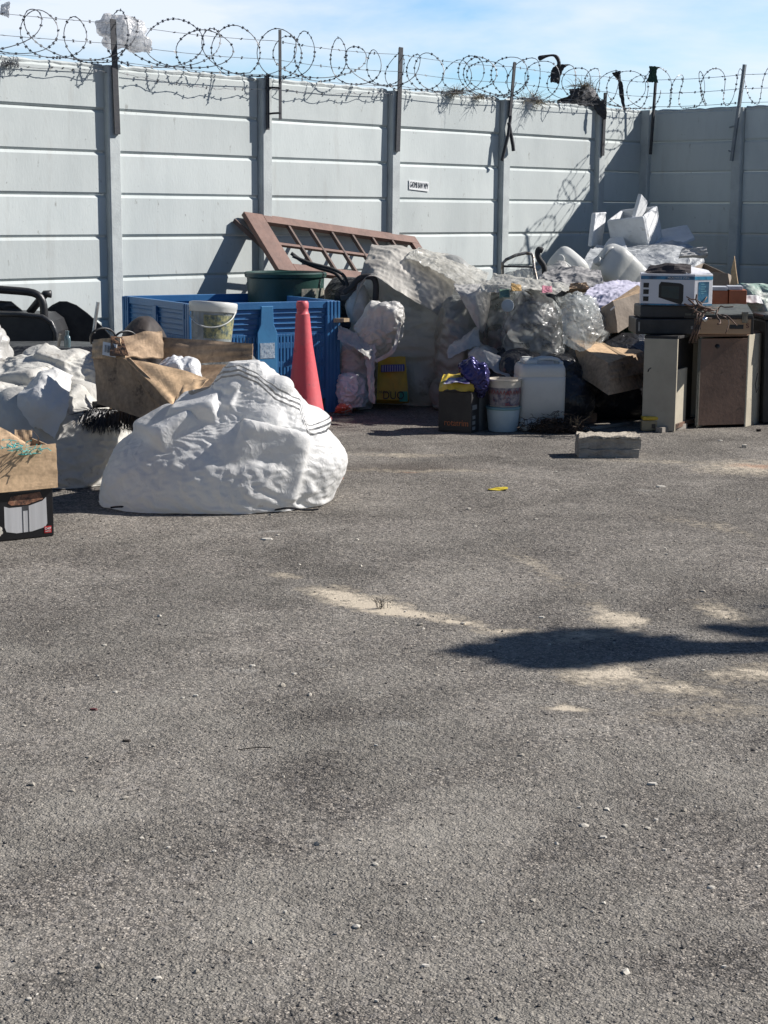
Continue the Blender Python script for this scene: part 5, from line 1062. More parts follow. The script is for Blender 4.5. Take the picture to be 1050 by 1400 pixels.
# jugs
def jug(name, label, c, rot, w, d, h, group, Yc=0):
    o = empty(name, c, label, 'jug', rot=rot, group=group)
    mb = MB(); n = 40
    def ring(a, b, e):
        P = []
        for j in range(n):
            t = 2*PI*j/n; cs, sn = math.cos(t), math.sin(t); r = (abs(cs)**e+abs(sn)**e)**(-1/e); P.append((a*r*cs, b*r*sn))
        return P
    V = []; lv = [(.0, .80, 3), (.01, .93, 4), (.04, .985, 5), (.06, .97, 5), (.075, 1, 5), (.30, 1.0, 5), (.32, .975, 5), (.34, 1, 5), (.62, 1.0, 5), (.64, .975, 5), (.66, 1, 5), (.84, .98, 4), (.90, .86, 3.5), (.95, .62, 3), (.965, .5, 3)]
    for z, s, e in lv: V += [(x, y, z*h) for x, y in ring(w/2*s, d/2*s, e)]
    k = len(lv); F = [(i*n+j, i*n+(j+1) % n, (i+1)*n+(j+1) % n, (i+1)*n+j) for i in range(k-1) for j in range(n)]+[tuple(reversed(range(n))), tuple((k-1)*n+j for j in range(n))]
    mb.add(V, F); obj('body', mb, WHITEP, o, smooth=True, ang=55)
    mb = MB(); mb.lathe([(.030, 0), (.030, .02), (.036, .022), (.036, .045), (.030, .05), (0, .05)], 20, M=Matrix.Translation((-w*.22, 0, h*.955))); obj('cap', mb, WHITEP, o, smooth=True, ang=40)
    mb = MB(); mb.tube([(-w*.12, 0, h*.96), (-.02*w, 0, h*1.015), (w*.22, 0, h*1.01), (w*.34, 0, h*.90)], [.016, .015, .015, .018], 10); obj('handle', mb, WHITEP, o, smooth=True, subd=1)
    return o
JG = 'white plastic jugs lying on the heap'
jug('plastic_jug', 'left white plastic jug tipped so its base and handle face the camera', PT(782, 374, 13.9)+Vector((0, .15, 0)), (R(75), R(38), R(-20)), .30, .26, .40, JG)
jug('plastic_jug', 'right white plastic jug lying on its side with its yellowed neck up', PT(868, 392, 13.5), (R(20), R(-52), R(12)), .30, .28, .44, JG)
for x, y, Y, w, h, lb, m_ in ((948, 352, 14.2, .25, .08, 'flattened pale carton at the back below the foam sheet', None), (790, 398, 12.3, .16, .05, 'small dirty board on the striped cloth', KRAFTD)):
    q_ = PT(x, y, Y); o = empty('crushed_carton', q_, lb, 'box', rz=R(x % 40-20)); mb = MB()
    mb.slab((-w/2, 0, 0), (w/2, 0, .01), (w/2-.02, .02, h), (-w/2+.03, .03, h*.8), .05, n=8, warp=.01, seed=x); obj('panel', mb, m_ or FOAMG, o)
# jerrycan
jc = GR(739, 590)
o = empty('jerrycan', jc+Vector((0, .16, 0)), 'white plastic jerrycan with a moulded handle standing beside the two tubs', 'jerrycan', rz=R(6))
mb = MB(); n = 48
def rr(a, b, e, n=48):
    P = []
    for j in range(n):
        t = 2*PI*j/n+.001; cs, sn = math.cos(t), math.sin(t); r = (abs(cs)**e+abs(sn)**e)**(-1/e); P.append((a*r*cs, b*r*sn))
    return P
h = .465; w = .305; d = .29
V = []; lv = [(.0, .90, 5), (.012, .965, 6), (.05, .985, 7), (.17, .99, 7), (.178, .965, 7), (.186, .99, 7), (.68, 1.0, 7), (.745, 1.0, 7), (.752, .98, 7), (.76, 1.0, 7), (.86, .985, 7), (.905, .94, 6), (.925, .87, 5)]
for z, s, e in lv: V += [(x, y, z*h) for x, y in rr(w/2*s, d/2*s, e)]
V += [(x, y, .925*h) for x, y in rr(w/2*.80, d/2*.80, 5)]+[(x, y, .905*h) for x, y in rr(w/2*.74, d/2*.74, 5)]
k = len(lv)+2; mb.add(V, [(i*n+j, i*n+(j+1) % n, (i+1)*n+(j+1) % n, (i+1)*n+j) for i in range(k-1) for j in range(n)]+[tuple(reversed(range(n))), tuple((k-1)*n+j for j in range(n))])
obj('body', mb, WHITEP, o, smooth=True, ang=55)
mb = MB(); mb.box(-.118, -.03, -.10, .10, .90*h, .985*h); obj('shoulder', mb, WHITEP, o, bevel=.02)
mb = MB(); mb.box(.112, .140, -.09, .09, .86*h, .965*h); obj('shoulder', mb, WHITEP, o, bevel=.012)
mb = MB(); mb.tube([(-.045, -.05, .955*h), (-.01, -.055, .99*h), (.06, -.055, .995*h), (.105, -.05, .985*h), (.128, -.045, .93*h)], [.016, .014, .014, .014, .016], 10); obj('handle', mb, WHITEP, o, smooth=True, subd=1)
mb = MB(); mb.tube([(-.045, .05, .955*h), (.02, .055, .985*h), (.09, .055, .98*h), (.125, .05, .93*h)], .013, 10); obj('rib', mb, WHITEP, o, smooth=True)
mb = MB(); mb.lathe([(.028, .88*h), (.028, .97*h), (.034, .972*h), (.034, 1.0*h), (0, 1.0*h)], 22, M=Matrix.Translation((-.075, .06, 0))); obj('cap', mb, WHITEP, o, smooth=True, ang=40)
# tubs
TB = 'tubs stacked beside the jerrycan'
tubc = GR(689, 592)+Vector((0, .11, 0))
o = empty('plastic_tub', tubc, 'pale blue tub with a lid, lower of the two stacked tubs', 'tub', group=TB)
PB = mat('pale_blue_plastic', (.42, .52, .56), (.36, .46, .50), rough=.4, scale=4, bump=.1, spots=.28, spot_col=(.07, .1, .12), spot_scale=18)
mb = MB(); mb.lathe([(.088, 0), (.094, .004), (.108, .148), (.108, .15)], 40); obj('body', mb, PB, o, smooth=True, ang=35)
mb = MB(); mb.lathe([(.110, .143), (.113, .146), (.113, .158), (.108, .162), (.0, .160)], 40); obj('lid', mb, mat('teal_lid', (.16, .30, .33), rough=.4, scale=8), o, smooth=True, ang=35)
o = empty('plastic_tub', tubc+Vector((.006, 0, .162)), 'open white tub with a red and blue patterned label, upper of the two stacked tubs', 'tub', group=TB)
mb = MB(); mb.lathe([(.092, 0), (.095, .004), (.107, .165), (.112, .168), (.112, .178), (.104, .178), (.090, .02), (.0, .02)], 40); obj('body', mb, mat('cream_plastic', (.66, .60, .50), rough=.45, scale=6), o, smooth=True, ang=35)
mb = MB(); mb.lathe([(.0958, .008), (.1045, .125)], 48); mb.f = mb.f[:-2]
pm = mat('patterned_label', (.34, .30, .30), (.05, .06, .12), rough=.5, scale=30, bump=.05, spots=.44, spot_col=(.32, .07, .06), spot_scale=32); lb_ = obj('label', mb, pm, o)
mb = MB()
for k in range(14):
    a0 = PI+.15+k*.21
    P = [(a0+t*.16, .112-.022*abs(t*2-1)**1.2) for t in (0, .5, 1)]
    for (w0, z0), (w1, z1) in zip(P, P[1:]):
        mb.add([(.1052*math.cos(w0), .1052*math.sin(w0), z0), (.1052*math.cos(w1), .1052*math.sin(w1), z1), (.1048*math.cos(w1), .1048*math.sin(w1), z1-.012), (.1048*math.cos(w0), .1048*math.sin(w0), z0-.012)], [(0, 1, 2, 3)])
obj('label_chevrons', mb, mat('red_print', (.30, .07, .06), rough=.5), lb_)
# rotatrim carton
a, b = GR(599, 590), GR(644, 593); c_ = GR(662, 588)
o = empty('trimmer_carton', a, 'black carton with orange lower case lettering on its front, beside the stacked tubs', 'box'); l = o.location
th_ = .262; bk = (c_-b).normalized()*.28; cx = (b-a)
BK = mat('dull_black_card', (.022, .021, .022), (.035, .033, .032), rough=.55, scale=8, bump=.15)
mb = MB(); mb.prism([(p.x, p.y) for p in (a-l, b-l, b+bk-l, a+bk-l)], .002, th_); obj('carton', mb, BK, o, bevel=.003)
FXc = cx.normalized(); out_ = FXc.cross(Vector((0, 0, 1)))
text('front_lettering', 'rotatrim', .058, mat('orange_print', (.50, .16, .06), rough=.5, scale=50), o, frameM(cx*.55+out_*.0016+Vector((0, 0, .062)), FXc, (0, 0, 1)), sx=.86)
SXc = bk.normalized(); so = SXc.cross(Vector((0, 0, 1)))
mb = MB(); q0 = cx+so*.0012
mb.add([q0+bk*.04+Vector((0, 0, .15)), q0+bk*.30+Vector((0, 0, .15)), q0+bk*.30+Vector((0, 0, .18)), q0+bk*.04+Vector((0, 0, .18))], [(0, 1, 2, 3)])
for zz in (.02, .055, .09): mb.add([q0+bk*.06+Vector((0, 0, zz)), q0+bk*.22+Vector((0, 0, zz)), q0+bk*.22+Vector((0, 0, zz+.022)), q0+bk*.06+Vector((0, 0, zz+.022))], [(0, 1, 2, 3)])
obj('side_print', mb, mat('grey_print', (.26, .27, .27), rough=.5, scale=60, spots=.45, spot_col=(.03, .03, .03), spot_scale=120), o)
mb = MB(); mb.add([q0+bk*.42+Vector((0, 0, .004)), q0+bk*.98+Vector((0, 0, .004)), q0+bk*.98+Vector((0, 0, th_-.004)), q0+bk*.42+Vector((0, 0, th_-.004))], [(0, 1, 2, 3)]); obj('grey_side', mb, mat('grey_card', (.16, .17, .17), rough=.6), o)
sheet('yellow_bag', 'shiny yellow print bag with a white and purple corner lying on the black carton', 'bag', [[PT(600, 532, 10.6), PT(622, 533, 10.55), PT(648, 532, 10.6)], [PT(601, 524, 10.65), PT(622, 519, 10.6), PT(650, 520, 10.6)], [PT(606, 514, 10.8), PT(624, 511, 10.8), PT(646, 514, 10.8)]], YELLOWP, n=(34, 18), ex=1.10, seed=121)
sheet('printed_wrapper', 'small white and purple wrapper between the yellow bag and the navy purple foil bag', 'wrapper', [[PT(606, 526, 10.52), PT(642, 524, 10.52)], [PT(612, 516, 10.6), PT(641, 513, 10.62)]], mat('white_purple_print', (.45, .45, .5), (.14, .11, .28), rough=.4, scale=30, mixlo=.47, mixhi=.53), n=(16, 10), ex=1.12, seed=122)
sack('foil_bag', 'crumpled shiny navy purple foil bag on top of the black carton', 'bag', [(534, 652, 662, .03), (522, 642, 668, .06), (508, 634, 668, .09), (498, 628, 666, .09), (490, 628, 660, .07), (485, 634, 652, .03)], 10.65, PURPLE, nu=70, nv=44, exu=1.12, exv=1.18, seed=123, lump=.1, dr=dict(steps=45, g=.0007, crinkle=.014))
# fibre mop and planks
FIB = mat('dark_fibre', (.05, .035, .025), (.09, .06, .04), rough=.9, scale=20)
mb = MB(); rnd = random.Random(9); c = GR(760, 592)
for i in range(1100):
    u = rnd.random(); a = Vector((rnd.gauss(0, .075), rnd.gauss(.06, .05), abs(rnd.gauss(0, .035)))); d = Vector((rnd.gauss(0, .8), rnd.gauss(-.3, .6), rnd.uniform(-.3, .9))).normalized()*rnd.uniform(.04, .09)
    q = [a, a+d*.6, a+d+Vector((rnd.gauss(0, .015), -.005, -.015))]
    for p_ in q: p_.z = max(p_.z, .004)
    mb.tube(q, .002, 3, caps=False)
o = obj('fibre_mop', mb, FIB); o.location = c; tag(o, 'matted dark brown fibre mop head on the ground at the foot of the jerrycan', 'mop')
mb = MB(); rnd = random.Random(19)
for i in range(9):
    a = Vector((rnd.uniform(-.02, .03), 0, rnd.uniform(0, .03))); mb.tube([a, a+Vector((rnd.uniform(-.02, .05), 0, .05)), a+Vector((rnd.uniform(-.05, .09), -.01, rnd.uniform(.07, .13)))], [.006, .004, .0015], 5)
o = obj('dry_root', mb, mat('pale_root', (.30, .22, .14), rough=.9, scale=30)); o.location = GR(782, 592); tag(o, 'gnarled pale dry root standing beside the fibre mop', 'root')
def plank(name, label, a, b, w, h, m_, cat='wood', z=0, bevel=.003):
    a, b = Vector(a), Vector(b); x = (b-a).normalized(); y = Vector((-x.y, x.x, 0)); mb = MB(); L_ = (b-a).length
    mb.v = []; n = 8; rnd = random.Random(int(a.x*1000))
    V = []; 
    for i in range(n+1):
        e = rnd.uniform(-.002, .002)
        for (s, t) in ((0, 0), (w, 0), (w, h), (0, h)): V.append(x*(L_*i/n)+y*(s+e)+Vector((0, 0, t+e*.5)))
    F = [(i*4+j, (i+1)*4+j, (i+1)*4+(j+1) % 4, i*4+(j+1) % 4) for i in range(n) for j in range(4)]+[(0, 1, 2, 3), (n*4+3, n*4+2, n*4+1, n*4)]
    mb.add(V, F); o = obj(name, mb, m_, bevel=bevel); o.location = a+Vector((0, 0, z)); return tag(o, label, cat)
GW = mat('grey_wood', (.28, .26, .23), (.2, .18, .16), rough=.85, scale=8, bump=.4, spots=.35, spot_col=(.12, .1, .08), spot_scale=20)
plank('timber_batten', 'long grey timber batten lying on the ground behind the concrete block', GR(792, 591), GR(862, 581), .03, .02, GW)
plank('wood_block', 'short grey brown wood block on the ground left of the left cabinet', GR(788, 586)+Vector((0, .15, 0)), GR(820, 582)+Vector((0, .15, 0)), .08, .07, mat('brown_wood_block', (.17, .12, .09), rough=.85, scale=14), 'wood')
plank('timber_offcut', 'pale timber offcut beside the yellow box on the ground', GR(905, 592), GR(940, 586), .05, .035, mat('dusty_timber', (.30, .27, .23), rough=.85, scale=14))
o = empty('sponge_box', GR(877, 590), 'small beige box with a yellow lid on the ground before the left cabinet', 'box', rz=R(4)); 
mb = MB(); mb.prism([(0, 0), (.175, 0), (.165, .09), (.01, .09)], .002, .072); obj('body', mb, mat('beige_plastic', (.40, .32, .19), rough=.6, scale=10), o, bevel=.01)
mb = MB(); mb.prism([(.005, -.002), (.178, -.002), (.17, .092), (.012, .092)], .072, .098); obj('lid', mb, mat('yellow_plastic', (.70, .48, .05), rough=.5, scale=10), o, bevel=.009)
mb = MB(); mb.add([(.065, -.0015, .02), (.09, -.0015, .02), (.09, -.0015, .05), (.065, -.0015, .05)], [(0, 1, 2, 3)]); obj('print', mb, mat('brown_print', (.12, .09, .06), rough=.6, scale=90), o)
# concrete block
CONC = mat('rough_concrete', (.36, .34, .30), (.25, .235, .21), rough=.95, scale=14, bump=1, bscale=60, spots=.38, spot_col=(.16, .15, .135), spot_scale=30, bdist=.008)
o = empty('concrete_block', GR(792, 626), 'ribbed grey concrete block lying on the tarmac in front of the cabinets', 'block', rz=R(1.5))
def rough_box(L_, D_, H_, seed, n=(22, 8, 7), amp=.006, prof=None):
    bm = bmesh.new(); bmesh.ops.create_cube(bm, size=1)
    bmesh.ops.subdivide_edges(bm, edges=bm.edges[:], cuts=9, use_grid_fill=True)
    rnd = random.Random(seed); ph = [rnd.uniform(0, 6) for _ in range(6)]
    mb = MB(); 
    for v in bm.verts:
        x, y, z = (v.co.x+.5)*L_, (v.co.y+.5)*D_, (v.co.z+.5)*H_
        a = amp*(rnd.gauss(0, .5)+math.sin(x*40+ph[0])*math.sin(y*50+z*60+ph[1]))
        mb.v.append((x+a*.6, y+a*.6, max(z+a*.7, 0) if z > 0 else 0))
    mb.f = [tuple(w.index for w in f.verts) for f in bm.faces]; mb.mi = [0]*len(mb.f); bm.free(); return mb
obj('lower_course', rough_box(.345, .19, .048, 1, amp=.004), CONC, o, bevel=0, smooth=True, ang=50)
q = obj('upper_course', rough_box(.355, .175, .070, 2, amp=.006), CONC, o, smooth=True, ang=50); q.location = (.0, .012, .046)
q = obj('crumbling_top', rough_box(.35, .18, .014, 3, amp=.009), mat('pale_mortar', (.46, .41, .33), (.36, .32, .26), rough=.95, scale=20, bump=1, bscale=70, bdist=.01), o, smooth=True, ang=60); q.location = (.004, .006, .110)

# ------------------------------------------------------------ cardboard boxes on the right
def pbox(name, label, cat, foot, top, m_, parts=(), th=None, **k):
    """closed box from eight measured points: four bottom (near-left, near-right, far-right, far-left), four top"""
    P = [PT(*p) for p in foot+top]; c = sum((Vector(p) for p in P[:4]), Vector())/4; o = empty(name, c, label, cat); mb = MB()
    l = c; names = k.get('names', ('front_panel', 'side_panel', 'back_panel', 'side_panel'))
    for nm, (a, b, c2, d) in zip(names, ((0, 1, 5, 4), (1, 2, 6, 5), (2, 3, 7, 6), (3, 0, 4, 7))):
        mb = MB(); mb.slab(P[a]-l, P[b]-l, P[c2]-l, P[d]-l, .006, n=10, warp=.003, seed=a, bulge=k.get('bulge', .004)); obj(nm, mb, m_, o)
    return o, P, l
o, P, l = pbox('cardboard_box', 'tilted closed cardboard box with a taped sunlit top, below the grey brown box', 'box',
     [(786, 510, 11.15), (832, 540, 10.75), (880, 530, 11.1), (838, 505, 11.6)], [(777, 463, 11.35), (831, 497, 10.9), (879, 481, 11.25), (832, 455, 11.75)], KRAFTD)
tm = (P[4]+P[7])/2; bmid = (P[5]+P[6])/2
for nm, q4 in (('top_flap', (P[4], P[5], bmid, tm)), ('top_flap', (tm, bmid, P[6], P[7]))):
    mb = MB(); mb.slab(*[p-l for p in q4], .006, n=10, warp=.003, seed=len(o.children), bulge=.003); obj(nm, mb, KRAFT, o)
mb = MB(); e = Vector((0, -.002, .006)); f1 = (bmid-tm); s_ = (P[7]-P[4]).normalized()*.022
mb.add([tm-s_+e-l, bmid-s_+e-l, bmid+s_+e-l, tm+s_+e-l], [(0, 1, 2, 3)]); obj('tape', mb, mat('tan_tape', (.42, .31, .20), rough=.3, scale=8), o)
mb = MB(); mb.slab(P[5]-l+Vector((0, -.01, 0)), P[6]-l+Vector((0, -.01, 0)), P[6]-l+Vector((.02, -.10, -.13)), P[5]-l+Vector((.0, -.08, -.10)), .005, n=8, warp=.006); obj('hanging_flap', mb, KRAFTD, o)
o, P, l = pbox('cardboard_box', 'grey brown flat cardboard box leaning behind the tilted box, one corner lit', 'box',
     [(818, 455, 11.5), (845, 455, 11.4), (885, 430, 11.6), (860, 432, 12.0)], [(822, 422, 11.6), (838, 412, 11.5), (883, 398, 11.65), (872, 390, 11.9)], KRAFTG)
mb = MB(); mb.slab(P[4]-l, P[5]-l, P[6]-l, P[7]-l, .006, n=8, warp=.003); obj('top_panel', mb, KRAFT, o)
mb = MB(); mb.slab(PT(834, 423, 11.40)-l, PT(840, 418, 11.40)-l, PT(841, 420, 11.40)-l, PT(835, 425, 11.40)-l, .003, n=2); obj('white_tag', mb, PAPERW, o)
sack('green_bag', 'dark green bag squashed between the tilted cardboard box and the left cabinet', 'bag', [(500, 845, 885, .15), (478, 838, 885, .2), (460, 842, 882, .2), (447, 850, 880, .14), (440, 858, 876, .06)], 11.75, GREENB, nu=44, nv=26, ex=1.12, seed=131)
# ------------------------------------------------------------ foam pieces
FOAM = mat('polystyrene', (.72, .74, .75), (.62, .64, .65), rough=.8, scale=6, bump=.6, bscale=70, spots=.38, spot_col=(.42, .40, .36), spot_scale=10, bdist=.008)
cz = PT(873, 338, 15.75)
o = empty('foam_cooler', cz, 'open white polystyrene cooler box tipped on top of the heap', 'cooler', rot=(R(17), R(-6), R(-33)))
W_, D_, H_, T = .37, .35, .33, .032
def wl(nm, x0, x1, y0, y1, z0, z1):
    mb = MB(); mb.box(x0, x1, y0, y1, z0, z1); return obj(nm, mb, FOAM, o, bevel=.014)
wl('base', -W_/2, W_/2, -D_/2, D_/2, 0, T); wl('front_wall', -W_/2, W_/2, -D_/2, -D_/2+T, T, H_); wl('back_wall', -W_/2, W_/2, D_/2-T, D_/2, T, H_)
wl('side_wall', -W_/2, -W_/2+T, -D_/2+T, D_/2-T, T, H_); wl('side_wall', W_/2-T, W_/2, -D_/2+T, D_/2-T, T, H_)
o = empty('foam_slab', PT(864, 312, 15.6), 'white foam slab with a pitted edge standing inside the open cooler', 'foam'); l = o.location
mb = MB(); mb.slab(PT(860, 318, 15.55)-l, PT(872, 318, 15.75)-l, PT(884, 276, 15.75)-l, PT(875, 265, 15.6)-l, .035, n=6, warp=.002); obj('slab', mb, FOAM, o, bevel=.006)
for nm, lb, c4, th in (('foam_slab', 'narrow white foam slab standing against the wall left of the cooler', [(806, 337, 15.6), (820, 337, 15.8), (827, 290, 15.9), (812, 291, 15.7)], .045),
                       ('foam_sheet', 'flat white foam sheet sticking out right of the cooler', [(893, 348, 15.4), (950, 327, 15.6), (940, 309, 16.1), (893, 318, 16.1)], .03),
                       ('foam_sheet', 'lower curved white foam sheet with a small grey window below the cooler', [(850, 358, 15.0), (935, 352, 15.0), (938, 338, 15.3), (852, 346, 15.3)], .05),
                       ('foam_sheet', 'sloping white foam wedge left of the cooler', [(818, 350, 15.3), (860, 350, 15.3), (850, 322, 15.7), (832, 330, 15.7)], .06)):
    P = [PT(*p) for p in c4]; o = empty(nm, P[0], lb, 'foam'); mb = MB(); mb.slab(*[p-P[0] for p in P], th, n=8, warp=.004, bulge=.015 if 'curved' in lb else 0); obj('slab', mb, FOAM, o, bevel=.008)
    if 'window' in lb:
        mb = MB(); mb.slab(*[PT(x, y, Y)-P[0] for x, y, Y in ((906, 352, 14.93), (920, 352, 14.93), (920, 344, 14.95), (906, 345, 14.95))], .01, n=2); obj('window', mb, mat('dark_window', (.04, .05, .055), rough=.2), o)
hose('cable', 'grey cable draped over the tarpaulin below the cooler', 'cable', [(840, 346), (860, 352), (890, 356), (915, 353), (925, 350)], 14.85, .008)

# ------------------------------------------------------------ the two cabinets and everything on them
CREAM = mat('dusty_cream_laminate', (.44, .40, .31), (.35, .31, .24), rough=.6, scale=3, bump=.15, spots=.34, spot_col=(.17, .155, .13), spot_scale=14)
BROWNV = mat('dark_brown_veneer', (.20, .125, .09), (.12, .075, .055), rough=.4, scale=2.5, bump=.12, spots=.38, spot_col=(.035, .025, .02), spot_scale=7)
DARKI = mat('black_interior', (.016, .016, .017), (.03, .028, .026), rough=.6, scale=6)
def cabinet(label, side0, side1, front1, back_len, ztop, open_front):
    """side0-side1: foot of the cream side facing the camera; side1-front1: foot of the front"""
    s0, s1, f1 = Vector(side0), Vector(side1), Vector(front1); o = empty('cabinet', s0, label, 'cabinet', group='old cabinets at the right'); 
    return o
# left cabinet
a, b, c_ = GR(877, 589), GR(922, 591), GR(953, 580)
o = empty('cabinet', a, 'left cabinet, its cream side panel facing the camera and its black front turned right', 'cabinet', group='old wooden cabinets'); l = o.location
z1 = .60; f_ = c_-b; T = .018; u_ = (b-a).normalized(); v_ = f_.normalized()
def vb(nm, p, x, y, z0, z1_, m_, bev=.002, par=None):
    par = par or o; p = Vector(p)-par.location; x = Vector(x); y = Vector(y); mb = MB(); mb.prism([(q.x, q.y) for q in (p, p+x, p+x+y, p+y)], z0, z1_); mb.v = [(v[0], v[1], v[2]) for v in mb.v]
    return obj(nm, mb, m_, par, bevel=bev)
vb('side_panel', a, b-a, v_*T, 0.004, z1, CREAM)
vb('side_panel', a+f_, b-a, v_*T, 0.004, z1, CREAM)
vb('back_panel', a+v_*T, u_*T, f_-v_*T, 0.004, z1, BROWNV)
vb('top_panel', a+v_*.001, (b-a), f_+v_*T, z1, z1+T, DARKI)
vb('base_panel', a+v_*T+u_*T, (b-a)*.93, f_-v_*T, .02, .05, BROWNV)
vb('front_panel', b+v_*T-u_*.06, u_*.015, f_-v_*T, .03, z1-.01, DARKI)
vb('inner_door', b+v_*(T+.015)-u_*.02, u_*.012, f_*.45, .03, .40, CREAM)
mb = MB(); mb.tube([PT(886, 508, 10.68)-l, PT(887, 505, 10.66)-l, PT(890, 503, 10.68)-l], .004, 6); obj('hook', mb, BLACKP, o)
# right cabinet
a, b, c_ = GR(950, 586), GR(1017, 584), GR(1040, 577)
o = empty('cabinet', a, 'right cabinet with a dark red brown front and a cream side panel on its right', 'cabinet', group='old wooden cabinets'); l = o.location
u_ = (b-a).normalized(); f_ = (c_-b); v_ = f_.normalized()
dr_ = vb('front_door', a+u_*.02, (b-a)*.94, v_*.018, .02, z1-.01, BROWNV)
vb('door_stile', a-v_*.004, u_*.022, v_*.02, .02, z1-.01, mat('olive_edge', (.13, .125, .10), rough=.6))
vb('side_panel', b, f_*1.25, -u_*-.012, 0.0, z1+.01, CREAM)
vb('side_panel', a+v_*.02, f_*1.2, u_*.016, 0.004, z1, CREAM)
vb('back_panel', a+f_*1.2, (b-a)*.98, v_*.015, .004, z1, BROWNV)
vb('top_panel', a+v_*.0, (b-a)*.985, f_*1.2, z1+.001, z1+.018, BROWNV)
mb = MB(); mb.lathe([(.012, 0), (.014, .006), (.008, .012), (.008, .02), (.015, .026), (0, .03)], 14, M=frameM(PT(980, 473, a.y-.03)-l, (1, 0, 0), (0, 0, 1))); obj('door_knob', mb, BLACKP, dr_, smooth=True)
mb = MB(); mb.tube([PT(1036, 510, 10.9)-l, PT(1033, 525, 10.9)-l, PT(1034, 537, 10.9)-l, PT(1038, 528, 10.9)-l], .004, 6); obj('loose_cable', mb, BLACKP, o)
rnd = random.Random(3)
for i in range(5):
    p = GR(1018+6*i, 581-1.5*i); mb = rough_box(.05+.02*rnd.random(), .04, .035, 40+i, amp=.008); q = obj('rubble_stone', mb, mat('brown_rubble', (.20, .15, .11), rough=.95, scale=20) if i == 0 else bpy.data.materials['brown_rubble'], smooth=True); q.location = p; q.rotation_euler = (0, 0, i)
    tag(q, ('first', 'second', 'third', 'fourth', 'last')[i]+' from the left of five brown rubble stones under the right cabinet', 'stone', group='rubble at the foot of the right cabinet')
# black open case on the left cabinet
zt = z1+.02
o = empty('black_case', PT(905, 455, 10.95), 'dull black equipment case lying on the left cabinet under the boxed oven', 'case'); l = o.location; o.location.z = zt; l = o.location
mb = MB(); mb.box(-.19, .19, -.12, .22, 0, .10); obj('lower_shell', mb, BLACKP, o, bevel=.006)
mb = MB(); mb.box(-.16, .19, -.09, .20, .102, .185); obj('upper_shell', mb, mat('grey_black_plastic', (.04, .042, .045), (.03, .03, .03), rough=.5, scale=9), o, bevel=.01)
mb = MB(); mb.box(-.175, -.165, -.118, -.124, .02, .08); mb.box(.165, .178, -.126, -.12, .035, .055); obj('latch', mb, mat('dull_metal', (.3, .3, .3), rough=.4, metal=.7), o)
# wooden suitcase
o = empty('wooden_case', PT(982, 458, 10.85), 'pale wooden case with two metal latches on the right cabinet', 'case', rz=R(-2)); o.location.z = zt+.002; 
CW = .44
WOODP = mat('pale_plywood', (.50, .33, .20), (.42, .27, .16), rough=.55, scale=6, bump=.2, spots=.33, spot_col=(.2, .12, .07), spot_scale=20, aniso=(.3, 1, 3))
mb = MB(); mb.box(-CW/2, CW/2, 0, .30, 0, .10); obj('box', mb, WOODP, o, bevel=.006)
mb = MB(); mb.box(-CW/2-.003, CW/2+.003, -.004, .304, .101, .118); mb.box(-CW/2-.005, -CW/2+.012, -.004, .30, 0, .10); mb.box(CW/2-.012, CW/2+.005, -.004, .30, 0, .10); obj('edging', mb, mat('dark_edging', (.05, .045, .04), rough=.5), o, bevel=.003)
mb = MB(); mb.slab((-CW/2, .0, .12), (CW/2, .0, .12), (CW/2, .24, .175), (-CW/2+.02, .24, .165), .02, n=6, warp=.003); obj('lid', mb, mat('grey_green_lid', (.13, .14, .125), (.09, .095, .09), rough=.5, scale=9), o)
for x in (-.13, .165):
    mb = MB(); mb.box(x-.018, x+.018, -.014, -.004, .075, .135); mb.box(x-.010, x+.010, -.02, -.012, .09, .12); mb.box(x-.022, x+.022, -.012, -.004, .125, .145); obj('latch', mb, mat('brass_latch', (.28, .25, .20), rough=.35, metal=.8, scale=30) if x < 0 else bpy.data.materials['brass_latch'], o, bevel=.002)
mb = MB(); mb.box(-.17, -.115, -.0035, .001, .03, .06); mb.box(.07, .16, -.0035, .001, .035, .062); obj('inset_plate', mb, BLACKP, o, bevel=.002)
text('emblem', 'S', .04, mat('maroon_print', (.14, .03, .04), rough=.5), o, frameM((.185, -.0045, .055), (1, 0, 0), (0, 0, 1)), sx=1.2)
# tangled brown cables on the case
mb = MB(); rnd = random.Random(8); c = PT(965, 432, 10.68)
for i in range(16):
    a = Vector((rnd.uniform(-.10, .12), rnd.uniform(-.03, .06), rnd.uniform(-.02, .05))); pts = [a]; dr = Vector((rnd.gauss(0, 1), rnd.gauss(0, .3), rnd.gauss(0, .5))).normalized()
    for q in range(5): dr = (dr+Vector((rnd.gauss(0, .35), rnd.gauss(0, .2), rnd.gauss(-.05, .3)))).normalized(); pts.append(pts[-1]+dr*.035)
    mb.tube(pts, rnd.choice((.004, .006, .003)), 5)
for k in range(3): mb.tube([(-.06+k*.02, -.03, .02), (-.07+k*.015, -.05, -.04), (-.09+k*.015, -.055, -.11), (-.11+k*.02, -.05, -.17)], .006, 6)
o = obj('tangled_cable', mb, mat('rusty_brown_cable', (.14, .08, .055), (.05, .04, .035), rough=.7, scale=30), smooth=True); o.location = c; tag(o, 'tangle of rusty brown cable and sticks lying over the wooden case', 'cable')
mb = MB(); mb.lathe([(.0, 0), (.014, .004), (.018, .02), (.012, .03), (.0, .034)], 16, M=frameM(PT(963, 438, 10.6), (1, 0, 0), (0, .5, 1))); tag(obj('metal_tap', mb, mat('shiny_chrome', (.7, .7, .7), rough=.15, metal=1), smooth=True), 'small shiny chrome tap end among the brown cables', 'tap')
